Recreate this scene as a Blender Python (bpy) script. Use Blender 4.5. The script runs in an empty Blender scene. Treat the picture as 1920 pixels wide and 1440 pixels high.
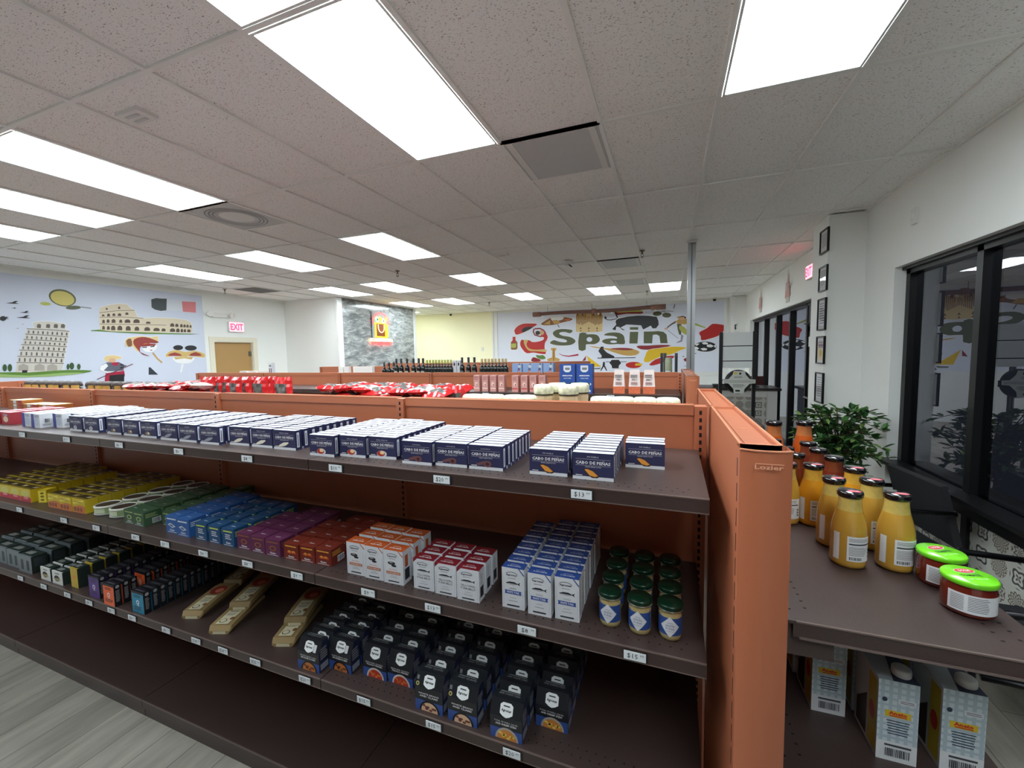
import bpy, math, random
from mathutils import Vector, Matrix
random.seed(7)
H = 3.0                      # ceiling height
# ---------------------------------------------------------------- camera
CAM = Vector((1.595, -0.0534, H - 1.2923))
FPX, YAW, PITCH, ROLL = 778.3, 0.3602, -0.0743, -0.0188
def _axes():
    cy, sy, cp, sp = math.cos(YAW), math.sin(YAW), math.cos(PITCH), math.sin(PITCH)
    f = Vector((-sy*cp, cy*cp, sp)); r = Vector((cy, sy, 0)); u = r.cross(f)
    c, s = math.cos(ROLL), math.sin(ROLL)
    return c*r + s*u, -s*r + c*u, f
AR, AU, AF = _axes()
cd = bpy.data.cameras.new('camera'); cam = bpy.data.objects.new('camera', cd)
bpy.context.scene.collection.objects.link(cam)
cam.matrix_world = Matrix(((AR.x, AU.x, -AF.x, CAM.x), (AR.y, AU.y, -AF.y, CAM.y), (AR.z, AU.z, -AF.z, CAM.z), (0, 0, 0, 1)))
cd.sensor_width = 36; cd.lens = FPX/1920*36; cd.clip_start = 0.05
sc = bpy.context.scene; sc.camera = cam
# ---------------------------------------------------------------- world (night outside) and exposure
w = bpy.data.worlds.new('night'); sc.world = w; w.use_nodes = True
w.node_tree.nodes['Background'].inputs[0].default_value = (0.012, 0.013, 0.018, 1)
w.node_tree.nodes['Background'].inputs[1].default_value = 0.6
vs = sc.view_settings
vs.view_transform = 'Standard'; vs.look = 'None'; vs.gamma = 1; vs.use_curve_mapping = False
vs.exposure = 1.40
LAMP = 7.0                   # strength of every ceiling panel
sc.cycles.use_denoising = True
sc.cycles.max_bounces = 10; sc.cycles.diffuse_bounces = 6; sc.cycles.glossy_bounces = 4
sc.cycles.sample_clamp_indirect = 6
C = sc.collection
# ---------------------------------------------------------------- pixel of the photo -> point on a known plane
def ray(u, v): return AR*((u-960)/FPX) - AU*((v-720)/FPX) + AF
def onY(u, v, Y): d = ray(u, v); return CAM + d*((Y-CAM.y)/d.y)
def onX(u, v, X): d = ray(u, v); return CAM + d*((X-CAM.x)/d.x)
def onZ(u, v, Z): d = ray(u, v); return CAM + d*((Z-CAM.z)/d.z)
# ---------------------------------------------------------------- materials
def lin(c): c /= 255.0; return c/12.92 if c <= 0.04045 else ((c+0.055)/1.055)**2.4
_m = {}
def M(name, r=200, g=200, b=200, rough=0.5, metal=0.0, emit=0.0, spec=0.5, noise=0.0, ns=30.0, bump=0.0, coat=0.0):
    if name in _m: return _m[name]
    m = bpy.data.materials.new(name); m.use_nodes = True; nt = m.node_tree; p = nt.nodes['Principled BSDF']
    col = (lin(r), lin(g), lin(b), 1)
    p.inputs['Base Color'].default_value = col; p.inputs['Roughness'].default_value = rough
    p.inputs['Metallic'].default_value = metal; p.inputs['Specular IOR Level'].default_value = spec
    p.inputs['Coat Weight'].default_value = coat; p.inputs['Coat Roughness'].default_value = 0.08
    if emit: p.inputs['Emission Color'].default_value = col; p.inputs['Emission Strength'].default_value = emit
    if noise or bump:
        tc = nt.nodes.new('ShaderNodeTexCoord'); n = nt.nodes.new('ShaderNodeTexNoise'); n.inputs['Scale'].default_value = ns
        n.inputs['Detail'].default_value = 6; nt.links.new(tc.outputs['Object'], n.inputs['Vector'])
        if noise:
            mr = nt.nodes.new('ShaderNodeMapRange'); mr.inputs[3].default_value = 1-noise; mr.inputs[4].default_value = 1+noise
            nt.links.new(n.outputs['Fac'], mr.inputs[0]); mx = nt.nodes.new('ShaderNodeVectorMath'); mx.operation = 'SCALE'
            mx.inputs[0].default_value = col[:3]; nt.links.new(mr.outputs[0], mx.inputs['Scale']); nt.links.new(mx.outputs[0], p.inputs['Base Color'])
        if bump:
            bp = nt.nodes.new('ShaderNodeBump'); bp.inputs['Strength'].default_value = bump; bp.inputs['Distance'].default_value = 0.002
            nt.links.new(n.outputs['Fac'], bp.inputs['Height']); nt.links.new(bp.outputs[0], p.inputs['Normal'])
    _m[name] = m; return m
# ---------------------------------------------------------------- text as low triangle outlines
_t = {}
def glyphs(s, bold=0.02, res=2):
    k = (s, bold, res)
    if k in _t: return _t[k]
    cu = bpy.data.curves.new('txt', 'FONT'); cu.body = s; cu.size = 1; cu.offset = bold; cu.resolution_u = res; cu.fill_mode = 'BOTH'
    ob = bpy.data.objects.new('txt', cu); C.objects.link(ob)
    me = bpy.data.meshes.new_from_object(ob)
    vs_ = [(v.co.x, v.co.y) for v in me.vertices]; fs = [tuple(p.vertices) for p in me.polygons if len(p.vertices) > 2]
    x0 = min(v[0] for v in vs_); x1 = max(v[0] for v in vs_); y0 = min(v[1] for v in vs_); y1 = max(v[1] for v in vs_)
    vs_ = [((x-x0)/(x1-x0)-0.5, (y-y0)/(y1-y0)-0.5) for x, y in vs_]
    bpy.data.objects.remove(ob); bpy.data.curves.remove(cu); bpy.data.meshes.remove(me)
    _t[k] = (vs_, fs); return _t[k]
# ---------------------------------------------------------------- mesh builder
LAY = 0.0003
class Fr:
    def __init__(s, o, u, v, n, lay=LAY): s.o, s.u, s.v, s.n, s.lay = Vector(o), Vector(u), Vector(v), Vector(n), lay
    def p(s, x, y, L=1): return s.o + s.u*x + s.v*y + s.n*(L*s.lay)
class MB:
    def __init__(s): s.v, s.f, s.m, s.mats, s.sm = [], [], [], [], []
    def mi(s, m):
        if m not in s.mats: s.mats.append(m)
        return s.mats.index(m)
    def add(s, vs_, fs, m, smooth=False):
        b = len(s.v); s.v += [tuple(v) for v in vs_]; i = s.mi(m)
        for f in fs: s.f.append(tuple(b+k for k in f)); s.m.append(i); s.sm.append(smooth)
    def box(s, x0, x1, y0, y1, z0, z1, m, top=None, front=None, right=None, left=None):
        vs_ = [(x0,y0,z0),(x1,y0,z0),(x1,y1,z0),(x0,y1,z0),(x0,y0,z1),(x1,y0,z1),(x1,y1,z1),(x0,y1,z1)]
        for f, mm in (((0,3,2,1), m), ((4,5,6,7), top or m), ((0,1,5,4), front or m), ((1,2,6,5), right or m), ((2,3,7,6), m), ((3,0,4,7), left or m)):
            s.add([vs_[k] for k in f], [(0,1,2,3)], mm)
        return s
    def obox(s, c, ax, ay, az, hx, hy, hz, m):     # oriented box
        c, ax, ay, az = Vector(c), Vector(ax)*hx, Vector(ay)*hy, Vector(az)*hz
        vs_ = [c+ax*i+ay*j+az*k for k in (-1,1) for i, j in ((-1,-1),(1,-1),(1,1),(-1,1))]
        s.add(vs_, [(0,3,2,1),(4,5,6,7),(0,1,5,4),(1,2,6,5),(2,3,7,6),(3,0,4,7)], m); return s
    def lathe(s, prof, m, n=24, c=(0,0,0), cap=True, smooth=True, sx=1, sy=1):
        vs_, fs = [], []
        for r, z in prof:
            for k in range(n): a = 2*math.pi*k/n; vs_.append((c[0]+sx*r*math.cos(a), c[1]+sy*r*math.sin(a), c[2]+z))
        for j in range(len(prof)-1):
            for k in range(n): a, b = j*n+k, j*n+(k+1) % n; fs.append((a, b, b+n, a+n))
        s.add(vs_, fs, m, smooth)
        if cap:
            s.add(vs_[:n][::-1], [tuple(range(n))], m); s.add(vs_[-n:], [tuple(range(n))], m)
        return s
    def band(s, r, z0, z1, a0, a1, m, n=14, c=(0,0,0)):   # a label wrapped round a jar
        vs_ = []
        for k in range(n+1):
            a = a0+(a1-a0)*k/n
            for z in (z0, z1): vs_.append((c[0]+r*math.cos(a), c[1]+r*math.sin(a), c[2]+z))
        s.add(vs_, [(2*k, 2*k+2, 2*k+3, 2*k+1) for k in range(n)], m, True); return s
    def tube(s, pts, r, m, n=8):
        pts = [Vector(p) for p in pts]; rs = r if isinstance(r, (list, tuple)) else [r]*len(pts); vs_, fs = [], []
        for i, p in enumerate(pts):
            t = (pts[min(i+1, len(pts)-1)] - pts[max(i-1, 0)]).normalized()
            a = t.cross(Vector((0,0,1)));
            if a.length < 0.05: a = t.cross(Vector((1,0,0)))
            a.normalize(); b = t.cross(a)
            for k in range(n): q = 2*math.pi*k/n; vs_.append(p + (a*math.cos(q)+b*math.sin(q))*rs[i])
        for i in range(len(pts)-1):
            for k in range(n): fs.append((i*n+k, i*n+(k+1) % n, (i+1)*n+(k+1) % n, (i+1)*n+k))
        fs.append(tuple(range(n))[::-1]); fs.append(tuple(range((len(pts)-1)*n, len(pts)*n)))
        s.add(vs_, fs, m, True); return s
    def poly(s, fr, pts, m, L=1): s.add([fr.p(x, y, L) for x, y in pts], [tuple(range(len(pts)))], m); return s
    def rect(s, fr, x0, y0, x1, y1, m, L=1): return s.poly(fr, ((x0,y0),(x1,y0),(x1,y1),(x0,y1)), m, L)
    def ell(s, fr, cx, cy, rx, ry, m, L=1, n=16, a0=0, a1=360):
        k = n if a1-a0 >= 360 else n+1
        return s.poly(fr, [(cx+rx*math.cos(math.radians(a0+(a1-a0)*i/n)), cy+ry*math.sin(math.radians(a0+(a1-a0)*i/n))) for i in range(k)], m, L)
    def text(s, fr, t, cx, cy, w_, h_, m, L=2, bold=0.02, res=1):
        vs_, fs = glyphs(t, bold, res); s.add([fr.p(cx+x*w_, cy+y*h_, L) for x, y in vs_], fs, m); return s
    def lines(s, fr, x0, x1, y0, y1, n, m, L=2):    # rows of small print too fine to read
        for i in range(n):
            y = y0+(y1-y0)*(i+0.5)/n; e = random.uniform(0, 0.25)*(x1-x0); s.rect(fr, x0, y-abs(y1-y0)/n*0.22, x1-e, y+abs(y1-y0)/n*0.22, m, L)
        return s
    def barcode(s, fr, x0, y0, x1, y1, m, bg=None, L=2):
        if bg: s.rect(fr, x0-(x1-x0)*0.1, y0-(y1-y0)*0.1, x1+(x1-x0)*0.1, y1+(y1-y0)*0.15, bg, L)
        n = 14
        for i in range(n):
            a = x0+(x1-x0)*i/n; s.rect(fr, a, y0, a+(x1-x0)/n*random.choice((0.35,0.55,0.75)), y1, m, L+1)
        return s
    def mesh(s, name, bevel=0):
        me = bpy.data.meshes.new(name); me.from_pydata(s.v, [], s.f)
        for m in s.mats: me.materials.append(m)
        me.polygons.foreach_set('material_index', s.m); me.polygons.foreach_set('use_smooth', s.sm); me.update(); return me
    def build(s, name, parent=None, loc=None, rz=0.0):
        o = bpy.data.objects.new(name, s.mesh(name)); C.objects.link(o)
        if parent: o.parent = parent
        if loc is not None: o.location = loc
        o.rotation_euler[2] = rz; return o
def tag(o, label, cat=None, group=None, kind=None):
    o['label'] = label
    if cat: o['category'] = cat
    if group: o['group'] = group
    if kind: o['kind'] = kind
    return o
def struct(o): o['kind'] = 'structure'; return o
def empty(name, loc=(0,0,0), rz=0.0):
    o = bpy.data.objects.new(name, None); C.objects.link(o); o.location = loc; o.rotation_euler[2] = rz; o.empty_display_size = 0.05; return o
def dup(o, loc, rz=0.0, label=None, group=None):
    c = o.copy(); C.objects.link(c); c.location = loc; c.rotation_euler[2] = rz
    if label: c['label'] = label
    if group: c['group'] = group
    for ch in list(o.children):
        d = ch.copy(); C.objects.link(d); d.parent = c
        for g in list(ch.children): e = g.copy(); C.objects.link(e); e.parent = d
    return c
ORD = ['first','second','third','fourth','fifth','sixth','seventh','eighth','ninth','tenth','eleventh','twelfth','thirteenth','fourteenth','fifteenth','sixteenth']
_used = set()
def rows(proto, desc, group, cols, z, pitch, single=None, jit=0.6, order='from front'):
    """cols: list of (x, y_front, count); proto is moved to the first place, the rest are copies"""
    for ci, (x, y, n) in enumerate(cols):
        for k in range(n):
            a = math.radians(random.uniform(-jit, jit)); loc = (x+random.uniform(-.0012,.0012), y+k*pitch, z)
            cl = '' if len(cols) == 1 else (', %s column from left' % ORD[ci])
            lab = desc + cl + ('' if n == 1 else ', %s %s' % (ORD[k], order))
            if id(proto) not in _used:
                _used.add(id(proto)); proto.location = loc; proto.rotation_euler[2] = a; proto['label'] = lab; proto['group'] = group
            else: dup(proto, loc, a, lab, group)
# ================================================================ ROOM MATERIALS
WALL = M('wall_paint', 236, 237, 233, 0.75, noise=0.015, ns=3)
CREAM = M('wall_warm_glow', 250, 246, 212, 0.75, noise=0.015, ns=3)  # yellow of warm corridor lamplight, put into the wall colour
TRIMW = M('white_trim', 232, 234, 232, 0.5)
BLKM = M('black_aluminium', 22, 22, 24, 0.38, 0.3)
GRID = M('ceiling_grid_metal', 236, 236, 232, 0.5)
def ceiling_mat():
    m = M('ceiling_tile', 244, 243, 240, 0.95); nt = m.node_tree; p = nt.nodes['Principled BSDF']
    tc = nt.nodes.new('ShaderNodeTexCoord'); mp = nt.nodes.new('ShaderNodeMapping'); mp.inputs['Scale'].default_value = (62, 130, 1)
    n = nt.nodes.new('ShaderNodeTexNoise'); n.inputs['Scale'].default_value = 1.6; n.inputs['Detail'].default_value = 2; n.inputs['Distortion'].default_value = 0.8
    cr = nt.nodes.new('ShaderNodeValToRGB'); e = cr.color_ramp.elements
    e[0].position = 0.31; e[0].color = (0.2, 0.18, 0.16, 1); e[1].position = 0.385; e[1].color = (lin(244), lin(243), lin(240), 1)
    nt.links.new(tc.outputs['Object'], mp.inputs[0]); nt.links.new(mp.outputs[0], n.inputs['Vector']); nt.links.new(n.outputs['Fac'], cr.inputs[0]); nt.links.new(cr.outputs[0], p.inputs['Base Color'])
    return m
def floor_mat():
    m = M('plank_floor', 150, 144, 134, 0.42); nt = m.node_tree; p = nt.nodes['Principled BSDF']
    tc = nt.nodes.new('ShaderNodeTexCoord'); b = nt.nodes.new('ShaderNodeTexBrick'); b.offset = 0.37
    b.inputs['Scale'].default_value = 1; b.inputs['Brick Width'].default_value = 1.22; b.inputs['Row Height'].default_value = 0.18
    b.inputs['Mortar Size'].default_value = 0.0015; b.inputs['Bias'].default_value = 0.0
    b.inputs['Color1'].default_value = (lin(146), lin(141), lin(131), 1); b.inputs['Color2'].default_value = (lin(172), lin(166), lin(155), 1); b.inputs['Mortar'].default_value = (lin(80), lin(76), lin(70), 1)
    rot = nt.nodes.new('ShaderNodeMapping'); rot.inputs['Rotation'].default_value = (0, 0, math.radians(90))
    mp = nt.nodes.new('ShaderNodeMapping'); mp.inputs['Scale'].default_value = (7, 1.1, 1)
    n = nt.nodes.new('ShaderNodeTexNoise'); n.inputs['Scale'].default_value = 2.2; n.inputs['Detail'].default_value = 8; n.inputs['Roughness'].default_value = 0.6
    mr = nt.nodes.new('ShaderNodeMapRange'); mr.inputs[1].default_value = 0.25; mr.inputs[2].default_value = 0.75; mr.inputs[3].default_value = 0.62; mr.inputs[4].default_value = 1.15
    mx = nt.nodes.new('ShaderNodeVectorMath'); mx.operation = 'SCALE'
    L = nt.links; L.new(tc.outputs['Object'], rot.inputs[0]); L.new(rot.outputs[0], b.inputs['Vector']); L.new(tc.outputs['Object'], mp.inputs[0]); L.new(mp.outputs[0], n.inputs['Vector'])
    L.new(n.outputs['Fac'], mr.inputs[0]); L.new(b.outputs['Color'], mx.inputs[0]); L.new(mr.outputs[0], mx.inputs['Scale']); L.new(mx.outputs[0], p.inputs['Base Color'])
    return m
def stone_mat():
    m = M('grey_stone', 120, 122, 122, 0.12); nt = m.node_tree; p = nt.nodes['Principled BSDF']
    tc = nt.nodes.new('ShaderNodeTexCoord'); mp = nt.nodes.new('ShaderNodeMapping'); mp.inputs['Rotation'].default_value = (math.radians(38), 0, 0); mp.inputs['Scale'].default_value = (1, 0.7, 2.2)
    n = nt.nodes.new('ShaderNodeTexNoise'); n.inputs['Scale'].default_value = 4.5; n.inputs['Detail'].default_value = 14; n.inputs['Roughness'].default_value = 0.78; n.inputs['Distortion'].default_value = 0.6
    cr = nt.nodes.new('ShaderNodeValToRGB'); e = cr.color_ramp.elements
    e[0].position = 0.33; e[0].color = (lin(84), lin(88), lin(90), 1); e[1].position = 0.68; e[1].color = (lin(214), lin(216), lin(212), 1)
    a = e.new(0.47); a.color = (lin(132), lin(136), lin(136), 1); a = e.new(0.56); a.color = (lin(168), lin(172), lin(170), 1)
    L = nt.links; L.new(tc.outputs['Object'], mp.inputs[0]); L.new(mp.outputs[0], n.inputs['Vector']); L.new(n.outputs['Fac'], cr.inputs[0]); L.new(cr.outputs[0], p.inputs['Base Color'])
    return m
def pattern_mat(name, ax, size=0.15):          # encaustic tiles, a ring or star figure per tile
    m = M(name, 190, 190, 184, 0.4); nt = m.node_tree; p = nt.nodes['Principled BSDF']; L = nt.links
    N = nt.nodes.new
    tc = N('ShaderNodeTexCoord'); sp = N('ShaderNodeSeparateXYZ'); L.new(tc.outputs['Object'], sp.inputs[0])
    def mth(op, a, b=None):
        q = N('ShaderNodeMath'); q.operation = op
        for i, s in enumerate((a, b)):
            if s is None: continue
            if isinstance(s, (int, float)): q.inputs[i].default_value = s
            else: L.new(s, q.inputs[i])
        return q.outputs[0]
    a = mth('DIVIDE', sp.outputs[ax], size); b = mth('DIVIDE', sp.outputs['Z'], size)
    fa = mth('SUBTRACT', mth('FRACT', a), 0.5); fb = mth('SUBTRACT', mth('FRACT', b), 0.5)
    cb = N('ShaderNodeCombineXYZ'); L.new(mth('FLOOR', a), cb.inputs[0]); L.new(mth('FLOOR', b), cb.inputs[1])
    wn = N('ShaderNodeTexWhiteNoise'); L.new(cb.outputs[0], wn.inputs['Vector']); rnd = wn.outputs['Value']
    ang = mth('ARCTAN2', fb, fa); d = mth('SQRT', mth('ADD', mth('MULTIPLY', fa, fa), mth('MULTIPLY', fb, fb)))
    petal = mth('MULTIPLY', mth('COSINE', mth('MULTIPLY', ang, mth('ADD', mth('MULTIPLY', mth('FLOOR', mth('MULTIPLY', rnd, 3)), 4), 4))), 0.06)
    wv = mth('SINE', mth('MULTIPLY', mth('ADD', d, petal), mth('ADD', mth('MULTIPLY', rnd, 22), 22)))
    fig = mth('GREATER_THAN', wv, mth('SUBTRACT', 0.5, rnd)); inr = mth('LESS_THAN', d, 0.44)
    edge = mth('GREATER_THAN', mth('MAXIMUM', mth('ABSOLUTE', fa), mth('ABSOLUTE', fb)), 0.475)
    v = mth('MULTIPLY', mth('MULTIPLY', fig, inr), mth('SUBTRACT', 1, edge))
    mx = N('ShaderNodeMix'); mx.data_type = 'RGBA'; L.new(v, mx.inputs[0])
    mx.inputs[6].default_value = (lin(196), lin(196), lin(188), 1); dk = N('ShaderNodeValToRGB'); L.new(rnd, dk.inputs[0])
    dk.color_ramp.elements[0].color = (lin(52), lin(58), lin(66), 1); dk.color_ramp.elements[1].color = (lin(128), lin(118), lin(104), 1)
    L.new(dk.outputs[0], mx.inputs[7]); L.new(mx.outputs[2], p.inputs['Base Color']); return m
def glass_mat():
    m = bpy.data.materials.new('window_glass'); m.use_nodes = True; nt = m.node_tree; nt.nodes.remove(nt.nodes['Principled BSDF'])
    tr = nt.nodes.new('ShaderNodeBsdfTransparent'); tr.inputs[0].default_value = (0.7, 0.72, 0.75, 1)
    gl = nt.nodes.new('ShaderNodeBsdfGlossy'); gl.inputs['Roughness'].default_value = 0.0; gl.inputs[0].default_value = (0.9, 0.92, 1, 1)
    fr = nt.nodes.new('ShaderNodeFresnel'); fr.inputs[0].default_value = 1.52
    mu = nt.nodes.new('ShaderNodeMath'); mu.operation = 'MULTIPLY'; mu.use_clamp = True; mu.inputs[1].default_value = 1.9
    mx = nt.nodes.new('ShaderNodeMixShader'); L = nt.links
    ge = nt.nodes.new('ShaderNodeNewGeometry'); inv = nt.nodes.new('ShaderNodeMath'); inv.operation = 'SUBTRACT'; inv.inputs[0].default_value = 1; L.new(ge.outputs['Backfacing'], inv.inputs[1]); m2 = nt.nodes.new('ShaderNodeMath'); m2.operation = 'MULTIPLY'
    L.new(fr.outputs[0], mu.inputs[0]); L.new(mu.outputs[0], m2.inputs[0]); L.new(inv.outputs[0], m2.inputs[1]); L.new(m2.outputs[0], mx.inputs[0]); L.new(tr.outputs[0], mx.inputs[1]); L.new(gl.outputs[0], mx.inputs[2]); L.new(mx.outputs[0], nt.nodes['Material Output'].inputs[0])
    return m
GLASS = glass_mat()
CLEARG = GLASS.copy(); CLEARG.name = 'picture_glass'
for n_ in CLEARG.node_tree.nodes:
    if n_.type == 'BSDF_TRANSPARENT': n_.inputs[0].default_value = (.96, .96, .97, 1)
    if n_.type == 'MATH' and n_.use_clamp: n_.inputs[1].default_value = 1.0
CEIL, FLOOR, STONE = ceiling_mat(), floor_mat(), stone_mat()
# ================================================================ ROOM SHELL
XL, XR, YB, YF = -6.8, 3.37, 11.95, -4.5
struct(MB().box(XL-.2, 5.2, YF-.2, YB+.2, -0.1, 0, FLOOR).build('floor'))
struct(MB().box(XL-.2, XR+.25, YF-.2, YB+.2, H+.012, H+.1, CEIL).build('ceiling'))
G = 0.6096
LIGHTS = [(-10,16),(0,0),(0,2),(3,2),(3,-2),(-4,2),(-6,2),(-8,2),(-3,6),(-6,6),(-9,6),(-8,10),(-6,10),(-3,10),(-8,14),(-6,14),(-3,14),(0,14),(2,14),(-4,-2),(-8,-2)]  # panels behind the camera are unseen, added to brighten ceiling and right wall
VENTS = [(1,4),(-4,4),(-10,9),(1,10),(1,13),(-4,13)]
t = MB()
for k in range(-12, 7):
    x = k*G
    if XL < x < XR: t.box(x-.012, x+.012, YF, YB, H, H+.012, GRID)
for k in range(-10, 20, 2): t.box(XL, XR, k*G-.012, k*G+.012, H-.0005, H+.011, GRID)
for x, y in VENTS:
    for yy in (y, y+1): t.box(x*G, (x+1)*G, yy*G-.012, yy*G+.012, H-.0005, H+.011, GRID)
for x0, x1, y0, y1 in ((XL,XL+.022,YF,YB),(XR-.022,XR,YF,YB),(XL,XR,YB-.022,YB)): t.box(x0, x1, y0, y1, H-.001, H+.011, GRID)
struct(t.build('trim_1'))
# walls
struct(MB().box(XL-.15, XL, YF-.2, 5.57, 0, H+.1, WALL).box(XL-.15, XL, 6.42, 7.25, 0, H+.1, WALL).box(XL-.15, XL, 5.57, 6.42, 2.06, H+.1, WALL).build('wall_left'))
struct(MB().box(XL-.15, -5.37, 7.25, 7.4, 0, H+.1, WALL).build('wall_left_return'))
struct(MB().box(-5.37, -5.25, 7.25, 10.25, 0, H+.1, WALL).build('wall_stone_backing'))
struct(MB().box(-5.249, -5.225, 7.36, 10.15, 0, H+.0, STONE).build('wall_stone'))
struct(MB().box(-5.25, -5.20, 7.22, 7.36, 0, H-.002, TRIMW).box(-5.25, -5.20, 10.15, 10.25, 0, H-.002, TRIMW).build('trim_2'))
struct(MB().box(XL-.15, -3.55, YB, YB+.15, 0, H+.1, CREAM).box(-3.55, XR+.2, YB, YB+.15, 0, H+.1, WALL).box(XL-.15, XL, 7.4, YB, 0, H+.1, CREAM).build('wall_back'))
struct(MB().box(XL-.15, XR+.2, YF-.15, YF, 0, H+.1, WALL).build('wall_front'))
t = MB()
t.box(XR, XR+.2, YF, YB, 2.36, H+.1, WALL)
t.box(XR, XR+.2, 4.40, 6.25, 0, 2.36, WALL); t.box(XR, XR+.2, 10.98, YB, 0, 2.36, WALL); t.box(XR, XR+.2, YF, -1.8, 0, 2.36, WALL)
struct(t.build('wall_right'))
struct(MB().box(3.06, XR, 4.96, 5.42, 0, H+.0, WALL).build('wall_right_pier'))
struct(MB().box(3.05, XR, 11.55, YB, 0, H+.0, WALL).build('wall_back_pier'))
# wainscot, baseboards and panel strips on the back wall
t = MB()
t.box(-3.4, 3.04, YB-.012, YB, 0.1, 1.02, TRIMW); t.box(-3.4, 3.04, YB-.02, YB, 1.03, 1.12, TRIMW)
for x in (-3.55, -3.42): t.box(x, x+.05, YB-.03, YB, 0, H-.002, TRIMW)
t.box(2.93, 3.0, YB-.03, YB, 1.12, H-.002, TRIMW); t.box(3.12, 3.17, 11.53, 11.55, 0, H-.002, TRIMW)
struct(t.build('trim_3'))
struct(MB().box(-3.4, 3.04, YB-.03, YB, 0, .1, TRIMW).build('baseboard_back'))
struct(MB().box(XL, XL+.015, YF, 5.45, 0, .1, TRIMW).build('baseboard_left'))
# storefront windows: frame with one pane each
def storefront(name, y0, y1, muls, sill):
    f = MB(); x0, x1 = XR+.08, XR+.18
    f.box(x0, x1, y0, y1, 2.30, 2.36, BLKM); f.box(x0-.03, x1, y0, y1, 2.335, 2.36, BLKM)
    f.box(x0, x1, y0, y1, 0, .1, BLKM)
    if sill: f.box(x0-.02, x1, y0, y1, sill-.12, sill, BLKM)
    for y in muls: f.box(x0, x1, y-.03, y+.03, .05, 2.34, BLKM)
    o = struct(f.build(name))
    zz = [(.1, 2.30)] if not sill else [(sill, 2.30)]
    ys = sorted(muls)
    for a, b in zip(ys[:-1], ys[1:]):
        for z0, z1 in zz:
            g = MB().box(x0+.045, x0+.053, a+.03, b-.03, z0, z1, GLASS).build('window_pane', o)
    return o
w1 = storefront('window_1', -1.8, 4.40, [-1.77, -.6, .6, 1.55, 2.5, 3.52, 4.37], 0.70)
w2 = storefront('window_2', 6.25, 10.98, [7.05, 7.95, 8.85, 9.85, 10.95], 0)
TILEY = pattern_mat('patterned_tile_side', 'Y'); TILEX = pattern_mat('patterned_tile_front', 'X', 0.14)
struct(MB().box(XR+.1, XR+.14, -1.74, 4.34, .1, .579, TILEY).build('wall_right_knee_tiles'))
struct(MB().box(XR-.04, XR+.1, -1.8, 4.4, .70, .73, BLKM).build('trim_4'))
# entrance door in the far storefront
d = struct(MB().box(XR+.08, XR+.18, 6.25, 6.33, 0, 2.34, BLKM).box(XR+.09, XR+.15, 6.33, 7.02, 2.06, 2.34, BLKM).box(XR+.10, XR+.15, 6.34, 6.46, .02, 2.06, BLKM)
   .box(XR+.10, XR+.15, 6.90, 7.01, .02, 2.06, BLKM).box(XR+.10, XR+.15, 6.34, 7.01, 1.94, 2.06, BLKM).box(XR+.10, XR+.15, 6.34, 7.01, .02, .25, BLKM).build('door_1'))
MB().box(XR+.12, XR+.127, 6.46, 6.90, .25, 1.94, GLASS).build('door_pane', d)
MB().tube([(XR+.06, 6.36, 1.0), (XR+.06, 6.99, 1.0)], .014, M('brushed_metal', 150, 150, 150, .3, .9)).build('push_bar', d)
MB().box(XR+.03, XR+.09, 6.4, 6.75, 2.0, 2.06, BLKM).tube([(XR+.05, 6.5, 2.03), (XR-.02, 6.75, 2.035), (XR+.05, 6.98, 2.04)], .01, BLKM).build('door_closer', d)
MB().box(XR+.095, XR+.1, 6.92, 6.99, 1.72, 1.86, M('notice_paper', 225, 225, 220, .7)).build('door_notice', d)
# tan interior door on the left wall
TAN = M('tan_wood_door', 176, 138, 84, .5, noise=.03, ns=6)
d = struct(MB().box(XL-.1, XL-.055, 5.60, 6.39, .01, 2.03, TAN).build('door_2'))
t = MB(); c = M('cream_door_casing', 226, 220, 200, .5)
for a, b in ((5.49, 5.585), (6.405, 6.50)): t.box(XL-.0, XL+.018, a, b, 0, 2.045, c)
t.box(XL, XL+.018, 5.49, 6.50, 2.045, 2.14, c); t.box(XL-.15, XL, 5.57, 5.598, 0, 2.05, c); t.box(XL-.15, XL, 6.392, 6.42, 0, 2.05, c); t.box(XL-.15, XL, 5.57, 6.42, 2.032, 2.06, c)
t.build('door_casing', d)
for z in (1.80, 1.05, .25): MB().box(XL-.055, XL-.04, 6.34, 6.40, z-.05, z+.05, M('hinge_steel', 120, 116, 108, .35, .8)).build('hinge', d)
MB().lathe([(.028, 0), (.03, .02), (.018, .03)], M('hinge_steel'), 12, (XL-.055, 5.67, .98)).build('door_handle', d)
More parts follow.
